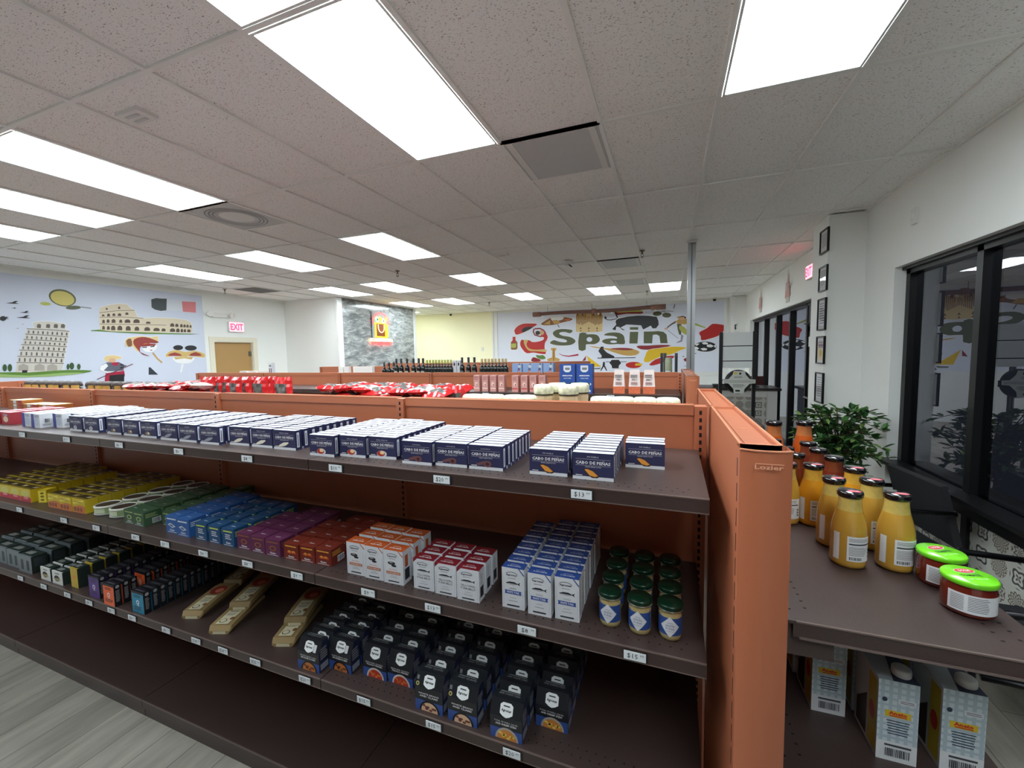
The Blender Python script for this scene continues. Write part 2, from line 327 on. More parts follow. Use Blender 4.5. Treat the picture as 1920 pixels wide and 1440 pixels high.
# ================================================================ CEILING FITTINGS
DIFF = M('lamp_diffuser', 238, 250, 255, .5, emit=LAMP)
for i, (x, y) in enumerate(LIGHTS):
    o = empty('ceiling_light', (x*G+G/2, y*G+G, H))
    a, b = G/2-.014, G-.014
    MB().box(-a, a, -b, b, .004, .012, DIFF).build('diffuser', o)
    t = MB()
    for x0, x1, y0, y1 in ((-a, -a+.012, -b, b), (a-.012, a, -b, b), (-a+.012, a-.012, -b, -b+.012), (-a+.012, a-.012, b-.012, b)): t.box(x0, x1, y0, y1, -.002, .0035, TRIMW)
    t.build('frame', o)
    tag(o, '', 'ceiling light', 'fluorescent ceiling panels')
    o['_i'] = i
LN = {(-10,16): 'ceiling light sliver glimpsed past the end of the stone wall', (0,0): 'white ceiling light cut by the top edge above the big panel', (0,2): 'largest long white ceiling light, over the middle of the near aisle', (3,2): 'big white ceiling light at top right near window wall',
 (-4,2): 'long white ceiling light at left beside the round air diffuser', (-6,2): 'second long ceiling light from the round diffuser, at left edge', (-8,2): 'third ceiling light from the round diffuser, small piece at left edge',
 (-3,6): 'white ceiling light nearest the sprinkler above the middle of the store', (-6,6): 'middle ceiling light of the second row, before the stone wall', (-9,6): 'leftmost ceiling light of the second row near the exit door',
 (-8,10): 'third-row ceiling light just in front of the white corner wall', (-6,10): 'third-row ceiling light just in front of the stone wall top', (-3,10): 'third-row ceiling light right of the orange glow over the stone wall',
 (-8,14): 'ceiling light close to the stone wall, leftmost of the far row', (-6,14): 'far-row ceiling light second from the stone wall', (-3,14): 'far-row ceiling light above the left end of the long mural',
 (0,14): 'far-row ceiling light above the middle of the hanging log', (2,14): 'far-row ceiling light beside the metal pole',
 (3,-2): 'unseen ceiling light added behind the camera near the window wall', (-4,-2): 'unseen ceiling light added behind the camera over the aisle', (-8,-2): 'unseen ceiling light added behind the camera far left', (0,-6): 'unseen light two rows behind the camera, middle', (3,-6): 'unseen light two rows behind the camera, right', (-4,-6): 'unseen light two rows behind the camera, left', (-8,-6): 'unseen light two rows behind the camera, far left', (0,-10): 'unseen light three rows behind the camera, middle', (3,-10): 'unseen light three rows behind the camera, right', (-4,-10): 'unseen light three rows behind the camera, left'}
for o in list(C.objects):
    if '_i' in o: o['label'] = LN[LIGHTS[o['_i']]]; del o['_i']
VG = M('vent_grey', 200, 203, 203, .6, noise=.04, ns=8); VD = M('vent_dark', 120, 122, 122, .6)
VL = ['square grey air return beside the biggest ceiling light', 'square grille with round air diffuser next to left ceiling light', 'small dark slatted vent near the exit door corner',
      'grey square air return behind the sprinkler over the long mural side', 'small grey vent in front of the hanging log', 'faint grey vent left of far-row light over stone wall']
for (x, y), lab in zip(VENTS, VL):
    o = empty('ceiling_vent', (x*G+G/2, y*G+G/2, H)); a = G/2-.014; tag(o, lab, 'air vent')
    MB().box(-a, a, -a, a, .002, .012, VG).build('plate', o)
    t = MB()
    if (x, y) == (-4, 4):
        t.lathe([(.02, .0), (.12, .0), (.14, .002)], M('vent_light', 226, 226, 222, .6), 28, cap=True); t.build('round_diffuser', o)
        t = MB(); fr = Fr((0,0,.0015), (1,0,0), (0,-1,0), (0,0,-1))
        for k in range(1, 4): t.lathe([(.15+.03*k, -.002), (.158+.03*k, -.002)], VD, 28, cap=False)
        t.build('rings', o)
    elif (x, y) == (-10, 9):
        for k in range(14): t.box(-a+.02, a-.02, -a+.03+k*.04, -a+.05+k*.04, -.004, .001, VD)
        t.build('slats', o)
    else:
        for s in (-1, 1): MB().box(s*(a-.035)-.02, s*(a-.035)+.02, -a, a, -.002, .0018, M('vent_light', 226, 226, 222, .6)).build('side_strip', o)
SPR = M('sprinkler_metal', 120, 110, 96, .35, .9); WP = M('white_plastic', 226, 226, 222, .45)
def sprinkler(x, y, lab):
    o = empty('sprinkler_head', (x, y, H)); tag(o, lab, 'sprinkler')
    MB().lathe([(.035, 0), (.035, -.006), (.012, -.012), (.012, -.045)], SPR, 14).build('stem', o)
    MB().tube([(-.014, 0, -.045), (-.018, 0, -.065), (0, 0, -.085)], .004, SPR, 6).tube([(.014, 0, -.045), (.018, 0, -.065), (0, 0, -.085)], .004, SPR, 6).lathe([(.004, -.083), (.02, -.086), (.02, -.088)], SPR, 12).build('deflector', o)
for (x, y), l in zip(((-3.79,8.88),(-10.12,8.91),(-4.37,15.95),(2.08,9.34),(1.9,15.66)), ('brass sprinkler head below the middle ceiling light of store', 'sprinkler head by the vent near the exit sign', 'sprinkler head in front of cream wall beside mural', 'large sprinkler head left of the metal pole', 'sprinkler head below the ceiling light by the pole')):
    sprinkler(x*G, y*G, l)
o = empty('smoke_detector', (.38*G, 9.66*G, H)); tag(o, 'round white smoke detector on grey ceiling tile', 'smoke detector')
MB().lathe([(.075, 0), (.075, -.02), (.06, -.035), (.03, -.045), (.03, -.06)], WP, 24).build('body', o); MB().tube([(.03, 0, -.05), (.07, -.02, -.085)], .01, M('dark_plastic', 50, 50, 50, .4)).build('sensor_probe', o)
for x, y, l in ((-.78, 8.42, 'small white ceiling sensor plate in middle ceiling tiles'), (-1.74, 2.32, 'white cover plate on ceiling tile left of the biggest light')):
    o = empty('ceiling_plate', (x*G, y*G, H)); tag(o, l, 'cover plate'); MB().box(-.09, .09, -.05, .05, -.008, .012, WP).build('plate', o)
    MB().box(-.05, .05, -.028, -.012, -.012, -.0085, VG).box(-.05, .05, .012, .028, -.012, -.0085, VG).build('slots', o)
DK = M('dark_plastic', 50, 50, 50, .4)
for x, y, l in ((4.40, 19.2, 'small black dome camera at right end of the long mural'), (-7.98, 19.2, 'small black dome camera above cream wall')):
    o = empty('security_camera', (x*G, y*G, H)); tag(o, l, 'camera')
    MB().lathe([(.05, 0), (.05, -.02), (.045, -.03)], WP, 18).build('base', o); MB().lathe([(.042, -.03), (.038, -.06), (.015, -.078)], M('black_dome', 10, 10, 10, .1), 18).build('dome', o)
# exit signs
RED = M('exit_red', 235, 36, 58, .5, emit=2.2); PINK = M('exit_glow', 250, 120, 135, .5, emit=1.6)
def exit_sign(loc, rz, lab, s=1.0):
    o = empty('exit_sign', loc, rz); tag(o, lab, 'exit sign')      # local: face looks to -Y
    MB().box(-.16*s, .16*s, 0, .05, -.1*s, .1*s, WP).build('housing', o)
    t = MB(); f = Fr((0, -.0005, 0), (1,0,0), (0,0,1), (0,-1,0), .0015); t.rect(f, -.15*s, -.09*s, .15*s, .09*s, PINK); t.build('lit_face', o)
    MB().text(f, 'EXIT', 0, 0, .27*s, .135*s, RED, 3, .035, 2).build('letters', o)
exit_sign((XL+.052, 6.04, H-.65), math.radians(90), 'red lit EXIT sign above the tan door', 1.0)
exit_sign((XR-.052, 6.52, H-.30), math.radians(-90), 'red lit EXIT sign above entrance by framed certificates', .9)
o = empty('emergency_light', (XL, 5.72, H-.43), math.radians(90)); tag(o, 'white two-headed emergency light left of the exit sign', 'emergency light')
MB().box(-.15, .15, -.05, 0, -.045, .045, WP).build('housing', o)
for s in (-1, 1): h = MB().lathe([(.025, 0), (.055, .03), (.058, .055)], WP, 16, (0,0,0)).build('lamp_head', o, (s*.2, -.04, .02)); h.rotation_euler = (math.radians(100), 0, math.radians(s*20))
# metal power pole
PL = M('pole_aluminium', 172, 174, 176, .35, .6)
o = empty('power_pole', (1.85, 5.46, 0)); tag(o, 'vertical aluminium power pole from floor to ceiling behind shelving end', 'pole')
MB().box(-.045, -.004, -.03, .03, 0, H-.003, PL).box(.006, .045, -.03, .03, 0, H-.003, PL).box(-.004, .006, -.02, .03, 0, H-.003, M('pole_seam', 110, 112, 114, .4, .5)).build('channel', o)
MB().box(-.06, .06, -.045, .045, H-.02, H-.004, WP).build('ceiling_collar', o)
# hanging log in front of the mural
WD = M('log_wood', 104, 72, 62, .7, noise=.25, ns=14); WE = M('log_wood_cap', 128, 92, 78, .7, noise=.2, ns=14)
o = empty('hanging_log', (0, 0, 0)); tag(o, 'brown wooden log hung on wires in front of the mural', 'log')
a, b = onY(1000, 590, 11.3), onY(1248, 575, 11.3)
MB().tube([a.lerp(b, k/8)+Vector((0, 0, .012*math.sin(k))) for k in range(9)], [.05]*9, WD, 12).build('log', o)
for p, q in ((a, a.lerp(b, .06)), (b.lerp(a, .1), b), (a.lerp(b, .47), a.lerp(b, .5))): MB().tube([p-(q-p)*.02, q+(q-p)*.02], .068, WE, 12).build('band', o)
for k in (.12, .47, .87):
    p = a.lerp(b, k); MB().tube([p+Vector((0,0,.045)), (p.x, p.y, H-.003)], .004, DK, 6).build('wire', o)
for k in (.08, .52, .62, .93):
    p = a.lerp(b, k); MB().lathe([(.008, 0), (.03, -.03), (.03, -.05)], WP, 10, (p.x, p.y, p.z-.048)).build('lamp', o)
# wall bits
for (x, y, z, rz), l in (((XR, 4.11, H-.3, -90), 'white wall sensor box above the near window'), ((3.16, 11.55, H-.75, 0), 'white light switch plate on back pier'), ((-2.05*1.9, YB, H-1.15, 0), 'white outlet plate on cream wall')):
    o = MB().box(-.035, .035, -.02, 0, -.06, .06, WP).box(-.012, .012, -.026, -.02, -.025, .025, TRIMW).build('wall_plate', None, (x, y, z), math.radians(rz)); tag(o, l, 'wall plate')
# little figures hung above the far storefront
for (u, v), sc_, l in (((1477, 540), 1.0, 'red and white spiky ornament above storefront nearer exit sign'), ((1426, 566), .95, 'red and white spiky ornament above storefront, farther from exit sign')):
    p = onX(u, v, XR-.01); f = Fr((XR-.004, p.y, p.z), (0, -1, 0), (0, 0, 1), (-1, 0, 0), .004); t = MB()
    pr, pg = M('ornament_red', 206, 150, 144, .6), M('ornament_grey', 196, 192, 184, .6)
    s = sc_*.30
    t.box(XR-.012, XR-.002, p.y-.3*s, p.y+.3*s, p.z-.75*s, p.z-.45*s, pg)
    t.poly(f, [(-.5*s, -.5*s), (.45*s, -.45*s), (.35*s, .2*s), (.1*s, .35*s), (.02*s, 1.05*s), (-.1*s, .35*s), (-.4*s, .3*s)], pr, 2)
    t.poly(f, [(-.25*s, -.2*s), (.1*s, -.1*s), (.05*s, .3*s), (-.2*s, .2*s)], pg, 3); t.poly(f, [(.3*s, 0), (.75*s, .1*s), (.8*s, .4*s), (.7*s, .18*s), (.3*s, .1*s)], pg, 2)
    tag(t.build('wall_ornament'), l, 'ornament')
# framed certificates on the pier
PAP = M('certificate_paper', 222, 222, 216, .6); PT = M('print_grey', 120, 120, 122, .7); FG = M('frame_glass', 150, 152, 156, .08)
FRM = [(.12, .35, 'grey'), (.48, .73, 'grey'), (.80, 1.12, 'grey'), (1.18, 1.46, 'gold'), (1.55, 1.86, 'white')]
for i, (a, b, kind) in enumerate(FRM):
    o = empty('picture_frame', (3.06, 5.03, H-(a+b)/2), math.radians(-90)); hh = (b-a)/2
    tag(o, ('topmost', 'second from top', 'middle', 'second from bottom', 'lowest')[i] + ' black framed certificate on the white pier', 'picture frame')
    t = MB(); W_ = .115
    for x0, x1, z0, z1 in ((-W_, -W_+.012, -hh, hh), (W_-.012, W_, -hh, hh), (-W_+.012, W_-.012, -hh, -hh+.012), (-W_+.012, W_-.012, hh-.012, hh)): t.box(x0, x1, -.02, 0, z0, z1, BLKM)
    t.build('frame', o); t = MB().box(-W_+.012, W_-.012, -.008, 0, -hh+.012, hh-.012, PAP); f = Fr((0, -.008, 0), (1,0,0), (0,0,1), (0,-1,0), .0008)
    if kind == 'gold': t.rect(f, -.07, .02, .07, .06, M('print_mauve', 150, 140, 150, .6)); t.ell(f, 0, -.03, .035, .04, M('print_gold', 206, 176, 110, .6))
    t.lines(f, -.07, .07, hh-.04, .07 if kind == 'gold' else -hh+.06, 4 if kind == 'gold' else 9, PT, 1)
    t.build('certificate', o); MB().box(-W_+.012, W_-.012, -.0135, -.0125, -hh+.012, hh-.012, CLEARG).build('glass', o)
# ================================================================ MURALS (flat printed wall graphics)
class Art:      # prints polygons onto a wall plane; outlines are given as points of a zoomed view (ox, oy, scale)
    def __init__(s, axis, pos, n):
        s.axis, s.pos, s.n, s.mb, s.k = axis, pos, Vector(n), MB(), 0
    def view(s, ox, oy, sc_): s.ox, s.oy, s.sc_ = ox, oy, sc_; return s
    def pt(s, x, y, L):
        u, v = s.ox+x/s.sc_, s.oy+y/s.sc_
        p = onX(u, v, s.pos) if s.axis == 'X' else onY(u, v, s.pos)
        return p + s.n*(L*.0012)
    def poly(s, pts, m, L=2, sm=0, halo=None):
        if sm:
            q = []; n = len(pts)
            for i in range(n):
                p0, p1, p2, p3 = pts[i-1], pts[i], pts[(i+1) % n], pts[(i+2) % n]
                for k in range(sm):
                    t = k/sm; q.append(tuple(.5*(2*p1[j]+(p2[j]-p0[j])*t+(2*p0[j]-5*p1[j]+4*p2[j]-p3[j])*t*t+(3*p1[j]-p0[j]-3*p2[j]+p3[j])*t**3) for j in (0, 1)))
            pts = q
        if halo:
            n = len(pts); ar = sum(pts[i-1][0]*pts[i][1]-pts[i][0]*pts[i-1][1] for i in range(n)); sg = 1 if ar > 0 else -1; h = []
            for i in range(n):
                dx, dy = pts[(i+1) % n][0]-pts[i-1][0], pts[(i+1) % n][1]-pts[i-1][1]; l = math.hypot(dx, dy) or 1
                h.append((pts[i][0]+sg*dy/l*halo*s.sc_, pts[i][1]-sg*dx/l*halo*s.sc_))
            s.mb.add([s.pt(x, y, L-.5) for x, y in h], [tuple(range(n))], HALO)
        s.k += 1; L = L + (s.k % 7)*.03
        s.mb.add([s.pt(x, y, L) for x, y in pts], [tuple(range(len(pts)))], m); return s
    def ell(s, cx, cy, rx, ry, m, L=2, rot=0, n=20, halo=None):
        c, d = math.cos(math.radians(rot)), math.sin(math.radians(rot))
        return s.poly([(cx+rx*math.cos(2*math.pi*k/n)*c-ry*math.sin(2*math.pi*k/n)*d, cy+rx*math.cos(2*math.pi*k/n)*d+ry*math.sin(2*math.pi*k/n)*c) for k in range(n)], m, L, 0, halo)
    def line(s, pts, w_, m, L=2, w2=None):
        n = len(pts); a, b = [], []
        for i, (x, y) in enumerate(pts):
            x0, y0 = pts[max(i-1, 0)]; x1, y1 = pts[min(i+1, n-1)]; dx, dy = x1-x0, y1-y0; l = math.hypot(dx, dy) or 1
            ww = w_ if w2 is None else w_+(w2-w_)*i/(n-1)
            a.append((x-dy/l*ww/2, y+dx/l*ww/2)); b.append((x+dy/l*ww/2, y-dx/l*ww/2))
        return s.poly(a+b[::-1], m, L)
def A_(n, r, g, b): return M('print_'+n, r, g, b, .45)
SKY = A_('pale_blue_grey', 224, 229, 243); HALO = A_('halo_white', 245, 244, 244)
OLV = A_('olive_green', 84, 90, 58); BLK = A_('black', 26, 26, 30); RD = A_('red', 186, 34, 32); DRD = A_('dark_red', 140, 30, 36); YEL = A_('yellow', 226, 186, 24); GLD = A_('gold', 222, 160, 40)
TANC = A_('tan', 196, 156, 84); BRN = A_('brown', 130, 84, 52); LTN = A_('sand', 222, 196, 140); SKN = A_('skin', 214, 168, 130); GRN = A_('green', 92, 130, 50); WHT = A_('white', 236, 236, 238); GRY = A_('grey', 130, 132, 134)
STN = A_('stone_light', 206, 200, 190); STD = A_('stone_dark', 96, 86, 80); LIM = A_('lime', 176, 180, 82); CRIM = A_('crimson', 170, 24, 60); ORG = A_('orange', 214, 110, 40)
# ---- long mural on the back wall
z0, z1 = 1.125, H-.055
a = Art('Y', YB-.006, (0, -1, 0)); t = a.mb
t.box(-3.37, 2.93, YB-.0055, YB-.0005, z0, z1, SKY)
a.view(930, 560, 10.2875)
a.poly([(1480,615),(1430,668),(1330,642),(1245,650),(1222,680),(1290,715),(1430,738),(1520,790),(1528,840),(1450,890),(1300,905),(1150,895),(1040,858),(1110,800),(1220,830),(1330,842),(1372,815),(1310,782),(1180,755),(1110,705),(1100,650),(1170,600),(1280,585),(1400,592)], OLV, 3, 3, .8)
a.poly([(330,735),(375,735),(378,800),(415,840),(415,960),(390,985),(300,985),(285,960),(287,840),(322,800)], BRN, 3, 0, .9).poly([(322,735),(378,735),(376,800),(380,850),(318,850),(322,800)], RD, 4).poly([(292,870),(392,862),(385,945),(296,950)], LIM, 4)
a.poly([(360,600),(420,530),(520,485),(640,478),(795,490),(700,560),(560,640),(400,695),(362,650)], RD, 3, 3, .8).poly([(500,600),(560,555),(640,545),(715,545),(640,600),(520,650)], BLK, 4, 3)
a.line([(735,580),(720,640),(750,700),(850,730),(960,720)], 26, DRD, 3).line([(745,582),(850,575),(920,610),(960,670)], 26, DRD, 3)
a.ell(805,660,45,40,BLK,5).ell(880,655,50,48,SKN,4).ell(885,660,28,16,GLD,5)
a.poly([(930,640),(995,720),(985,790),(945,860),(940,960),(960,1065),(840,1060),(720,1040),(590,1050),(500,960),(465,880),(490,795),(560,800),(640,800),(700,835),(800,830),(900,800),(925,750),(860,720)], RD, 3, 3, .8)
a.poly([(540,800),(620,800),(590,880),(640,960),(780,985),(950,975),(965,1025),(800,1015),(660,1010),(590,960),(545,870)], GLD, 5, 3)
a.poly([(865,495),(960,420),(1080,365),(1250,350),(1400,368),(1480,395),(1420,430),(1280,460),(1150,500),(980,515)], BRN, 3, 3, .8).poly([(1060,370),(1180,350),(1300,352),(1290,400),(1180,430),(1080,420)], HALO, 4, 2).poly([(1080,420),(1180,410),(1250,470),(1120,490)], TANC, 4).poly([(920,490),(1050,410),(1040,500)], TANC, 4).poly([(1310,400),(1440,385),(1380,440)], ORG, 4).line([(1190,495),(1220,555)], 12, BLK, 4)
a.poly([(680,1180),(720,1130),(800,1150),(860,1180),(840,1210),(700,1212)], DRD, 3, 3, .6).poly([(770,1090),(850,1095),(910,1090),(960,1150),(880,1170),(800,1140)], GRN, 4, 3)
a.poly([(1060,950),(1165,950),(1165,990),(1140,1010),(1145,1130),(1235,1165),(1220,1205),(1000,1205),(985,1165),(1080,1130),(1085,1010),(1060,985)], TANC, 3, 0, .7).line([(1113,960),(1113,1200)], 16, BRN, 4)
a.line([(1215,1060),(1290,1095),(1400,1110),(1500,1095),(1590,1080)], 8, CRIM, 3, 34)
a.view(1070, 560, 10.2875)
a.poly([(168,670),(295,672),(292,690),(400,685),(510,700),(562,770),(545,835),(450,880),(296,882),(290,985),(155,985)], OLV, 3, 2, .8).ell(362,787,55,45,SKY,4.2)
a.poly([(640,705),(700,665),(820,650),(950,662),(1025,715),(1042,785),(1042,875),(900,875),(800,882),(690,875),(615,840),(610,808),(680,775),(800,765),(890,770),(885,742),(820,722),(740,715)], OLV, 3, 2, .8).ell(828,830,64,24,SKY,4.2)
a.poly([(1142,640),(1305,640),(1290,865),(1130,865)], OLV, 3, 0, .8).poly([(1142,548),(1305,548),(1302,600),(1142,600)], OLV, 3, 0, .7)
a.poly([(1410,635),(1575,632),(1690,625),(1790,640),(1850,690),(1872,860),(1730,860),(1712,720),(1650,690),(1585,700),(1573,862),(1408,862)], OLV, 3, 0, .8)
# cathedral
a.poly([(100,330),(130,290),(180,265),(230,290),(270,250),(340,235),(420,250),(470,300),(520,260),(590,250),(620,330),(615,630),(380,650),(100,640)], LTN, 3, 0, .9)
a.poly([(104,330),(130,290),(180,265),(230,290),(270,250),(340,235),(420,250),(470,300),(520,260),(590,250),(616,330),(612,470),(500,520),(350,440),(200,520),(104,470)], A_('umber', 150, 108, 70), 3.6)
for x in range(118, 604, 22): a.line([(x,285),(x-2,500)], 8, LTN if x % 44 else BRN, 4)
for x in (160, 290, 410, 560): a.poly([(x-26,420),(x-22,300),(x,225),(x+22,300),(x+26,420)], TANC, 4.2).line([(x,260),(x,410)], 8, BRN, 4.6)
a.poly([(310,330),(350,295),(400,330),(395,350),(350,318),(316,350)], LTN, 4.8)
for x in (195, 350, 510): a.poly([(x-60,640),(x-45,560),(x,470),(x+45,560),(x+60,640)], LTN, 4.5).poly([(x-20,585),(x,545),(x+20,585)], BRN, 5).poly([(x-16,632),(x,600),(x+16,632)], BRN, 5)
for x in (130, 230, 440, 570): a.poly([(x-22,330),(x,235),(x+22,330)], BRN, 5)
# flag brush, bull
a.poly([(840,230),(960,235),(1100,205),(1250,215),(1380,240),(1385,285),(1250,290),(1060,290),(900,318),(870,280)], DRD, 3, 2).poly([(860,235),(1000,235),(1150,210),(1340,220),(1370,255),(1150,255),(930,270)], LIM, 4, 2)
a.poly([(880,410),(920,385),(1100,345),(1300,325),(1500,330),(1660,350),(1690,420),(1700,500),(1650,570),(1580,575),(1545,520),(1470,560),(1400,595),(1370,540),(1360,515),(1200,505),(1075,500),(960,560),(1050,605),(1000,605),(930,545),(880,540),(820,600),(880,605),(870,608),(800,590),(840,545),(880,500),(865,450)], BLK, 3, 0, .7)
a.line([(890,385),(780,412),(700,408),(665,375)], 14, BLK, 3).ell(672,368,22,26,BLK,4).line([(850,250),(905,370)], 26, BLK, 4)
# ham on a stand
a.poly([(365,915),(430,920),(510,930),(640,950),(800,960),(1000,950),(1200,970),(1310,1010),(1325,1040),(1250,1090),(1080,1100),(900,1060),(700,990),(560,960),(430,940)], TANC, 3, 2, .8).poly([(760,965),(900,950),(1080,950),(1220,975),(1100,995),(900,985)], DRD, 4, 2)
a.poly([(585,925),(640,925),(630,970),(700,1040),(840,1110),(845,1140),(590,1140),(600,1100),(535,1010)], BLK, 4).line([(515,1146),(1250,1138)], 14, BLK, 4)
a.poly([(790,1180),(930,1178),(975,1245),(930,1290),(925,1345),(800,1345),(790,1290),(745,1240)], BLK, 3, 0, .6).line([(680,1218),(1080,1215)], 10, BLK, 3).poly([(625,1220),(660,1220),(660,1290),(705,1390),(685,1390),(640,1310),(590,1390),(570,1390),(615,1300)], BLK, 3)
a.ell(1215,1280,155,62,RD,3,0,24,.7).poly([(1250,1250),(1385,1250),(1370,1295),(1240,1290)], YEL, 4)
a.poly([(305,1095),(590,1310),(385,1315)], YEL, 3).poly([(295,1100),(290,1190),(225,1200)], DRD, 3).poly([(430,1340),(590,1330),(560,1362),(440,1362)], GRY, 3)
# red-yellow-red brushed flag
a.poly([(1270,925),(1330,905),(1480,905),(1740,890),(1940,905),(1700,965),(1500,985),(1350,975)], DRD, 3, 2).poly([(1410,1205),(1440,1100),(1500,990),(1700,960),(1940,925),(2240,940),(2100,1000),(1950,1070),(1700,1130),(1500,1225)], YEL, 4, 2, .6).poly([(1520,1265),(1640,1170),(1850,1110),(2010,1110),(1880,1200),(1660,1270),(1560,1290)], RD, 3.5, 2)
a.view(1210, 560, 10.2875)
a.ell(230,290,88,45,OLV,3,-5,18,.6).ell(412,318,88,48,OLV,3,0,18,.6).line([(300,250),(360,240),(385,265)], 12, GRY, 4).line([(350,235),(545,245)], 8, GRY, 3).line([(545,190),(570,110)], 20, GRY, 3)
# matador and cape
a.line([(600,440),(510,490),(420,560)], 34, A_('coat', 100, 76, 62), 3, 22).ell(400,580,34,18,SKN,3).line([(430,605),(635,768)], 8, GRY, 3)
a.poly([(600,360),(700,335),(780,350),(785,385),(840,420),(830,480),(760,500),(700,490),(650,520),(620,470),(590,460),(610,420),(650,390)], TANC, 4, 0, .7).poly([(600,355),(720,332),(785,352),(780,392),(740,350)], BLK, 5).poly([(630,375),(740,355),(770,390),(700,420),(640,400)], SKN, 5)
a.poly([(610,480),(700,500),(690,700),(650,690),(620,570)], OLV, 4).poly([(660,520),(720,530),(790,590),(860,700),(760,690),(680,620),(650,570)], LIM, 5, 2).poly([(690,690),(735,710),(710,830),(610,855),(600,845),(680,800)], A_('stocking', 150, 140, 150), 4)
a.line([(945,485),(1040,520),(1160,560)], 40, LIM, 4, 20)
a.poly([(1035,655),(1130,600),(1200,560),(1290,487),(1420,492),(1545,520),(1540,570),(1480,660),(1400,720),(1250,770),(1085,805),(1070,730)], RD, 4, 2, .7)
# football
a.ell(1158,925,218,98,BLK,3,0,32,.6)
for x, y, rx, ry in ((1060,870,0,0),): pass
a.poly([(1085,850),(1150,835),(1210,855),(1200,880),(1120,882)], WHT, 4).poly([(1185,890),(1260,880),(1320,915),(1270,940),(1190,930)], WHT, 4).poly([(1060,965),(1130,948),(1195,965),(1180,995),(1110,1000)], WHT, 4).poly([(950,930),(985,925),(1040,960),(1000,985),(955,965)], WHT, 4).poly([(965,880),(1010,865),(1050,868),(1000,905),(970,905)], WHT, 4).poly([(1320,905),(1360,885),(1368,940),(1340,945)], WHT, 4).poly([(1200,975),(1290,945),(1320,960),(1230,1005)], BLK, 4)
a.poly([(735,1175),(790,1140),(840,1160),(830,1215),(780,1215)], DRD, 3, 2).line([(750,1300),(840,1300)], 8, GRY, 3)
for x, y in ((610,1130),(735,1115),(840,1085),(965,1058)): a.ell(x, y, 24, 8, GRY, 3, 0, 8)
o = a.mb.build('wall_mural'); tag(o, 'long pale blue wall mural with olive word Spain, bull and matador', 'wall mural')
# ---- mural on the left wall
a = Art('X', XL+.006, (1, 0, 0)); y0, y1 = -2.0, onX(381, 600, XL).y
a.mb.box(XL+.0005, XL+.0055, y0, y1, 1.0, H-.085, A_('soft_blue_grey', 206, 212, 228))
a.view(0, 530, 7.5789)
a.poly([(460,570),(560,550),(700,548),(860,570),(945,600),(925,660),(990,690),(880,1260),(220,1275),(235,1140),(380,655),(480,645)], STN, 3, 0, .6)
lv = [(378,655,985,692),(355,732,968,772),(330,808,955,845),(298,880,950,910),(268,958,935,985),(245,1045,915,1065),(230,1135,905,1148)]
for i, (xa, ya, xb, yb) in enumerate(lv):
    a.line([(xa,ya),(xa+(xb-xa)*.5,ya+(yb-ya)*.35),(xb,yb)], 9, STD, 4)
    if i < 6:
        xa2, ya2, xb2, yb2 = lv[i+1]
        for k in range(9):
            q = (k+.5)/9; X = xa+(xb-xa)*q-8; Y = ya+(yb-ya)*q*.9+20; Y2 = ya2+(yb2-ya2)*q*.9-14
            a.poly([(X-11,Y2),(X-9,Y+9),(X,Y),(X+14,Y+8),(X+12,Y2)], STD if k % 2 or k > 5 else GRY, 4)
for x in (520, 650, 760, 860): a.poly([(x,640),(x+5,595),(x+35,585),(x+62,600),(x+55,648)], STD, 4)
for x in (330, 560, 740): a.poly([(x-75,1250),(x-70,1180),(x,1150),(x+70,1180),(x+72,1250)], A_('stone_shade', 170, 162, 152), 4)
a.poly([(310,1280),(312,1245),(385,1243),(385,1278)], BLK, 5)
a.poly([(0,1275),(400,1275),(700,1255),(1000,1240),(1310,1250),(1150,1290),(700,1320),(200,1340),(0,1340)], GRN, 3.5, 2).poly([(0,1300),(400,1320),(900,1280),(1200,1285),(700,1335),(0,1345)], A_('light_green', 150, 178, 108), 4, 2)
for x, y, rx, ry in ((65,1210,32,52),(138,1210,32,55),(965,1195,20,42),(1018,1185,34,50),(1118,1195,26,42)): a.ell(x, y, rx, ry, A_('tree_green', 52, 82, 44), 4, 0, 14)
a.ell(885,215,200,118,OLV,3,14,26,.5).ell(885,222,172,98,A_('oil_yellow', 206, 190, 96),4,14,26).ell(645,300,78,26,LIM,3,4,14,.4).ell(1040,355,110,28,OLV,3.2,-2,14).line([(1150,345),(1295,365)], 12, GRY, 3)
for x, y, s in ((180,285,1.0),(195,362,.4),(350,420,.75),(335,490,1.05),(60,505,.8),(320,592,.2),(245,650,.25)):
    a.poly([(x-105*s,y+5*s),(x-10*s,y-5*s),(x+30*s,y-25*s),(x+80*s,y-22*s),(x+35*s,y),(x+95*s,y+15*s),(x+10*s,y+15*s)], BLK if s > .3 else GRY, 4)
a.ell(40,510,45,35,BLK,4)
a.view(170, 540, 8)
a.poly([(0,635),(120,625),(500,655),(1000,670),(1640,690),(1500,698),(800,690),(200,655),(0,645)], GRN, 3)
a.poly([(135,625),(125,370),(140,290),(260,255),(430,235),(540,245),(600,300),(655,335),(700,430),(790,455),(1000,445),(1250,455),(1430,480),(1510,520),(1530,670),(900,668),(300,650)], A_('colosseum', 214, 200, 174), 3.4, 0, .6)
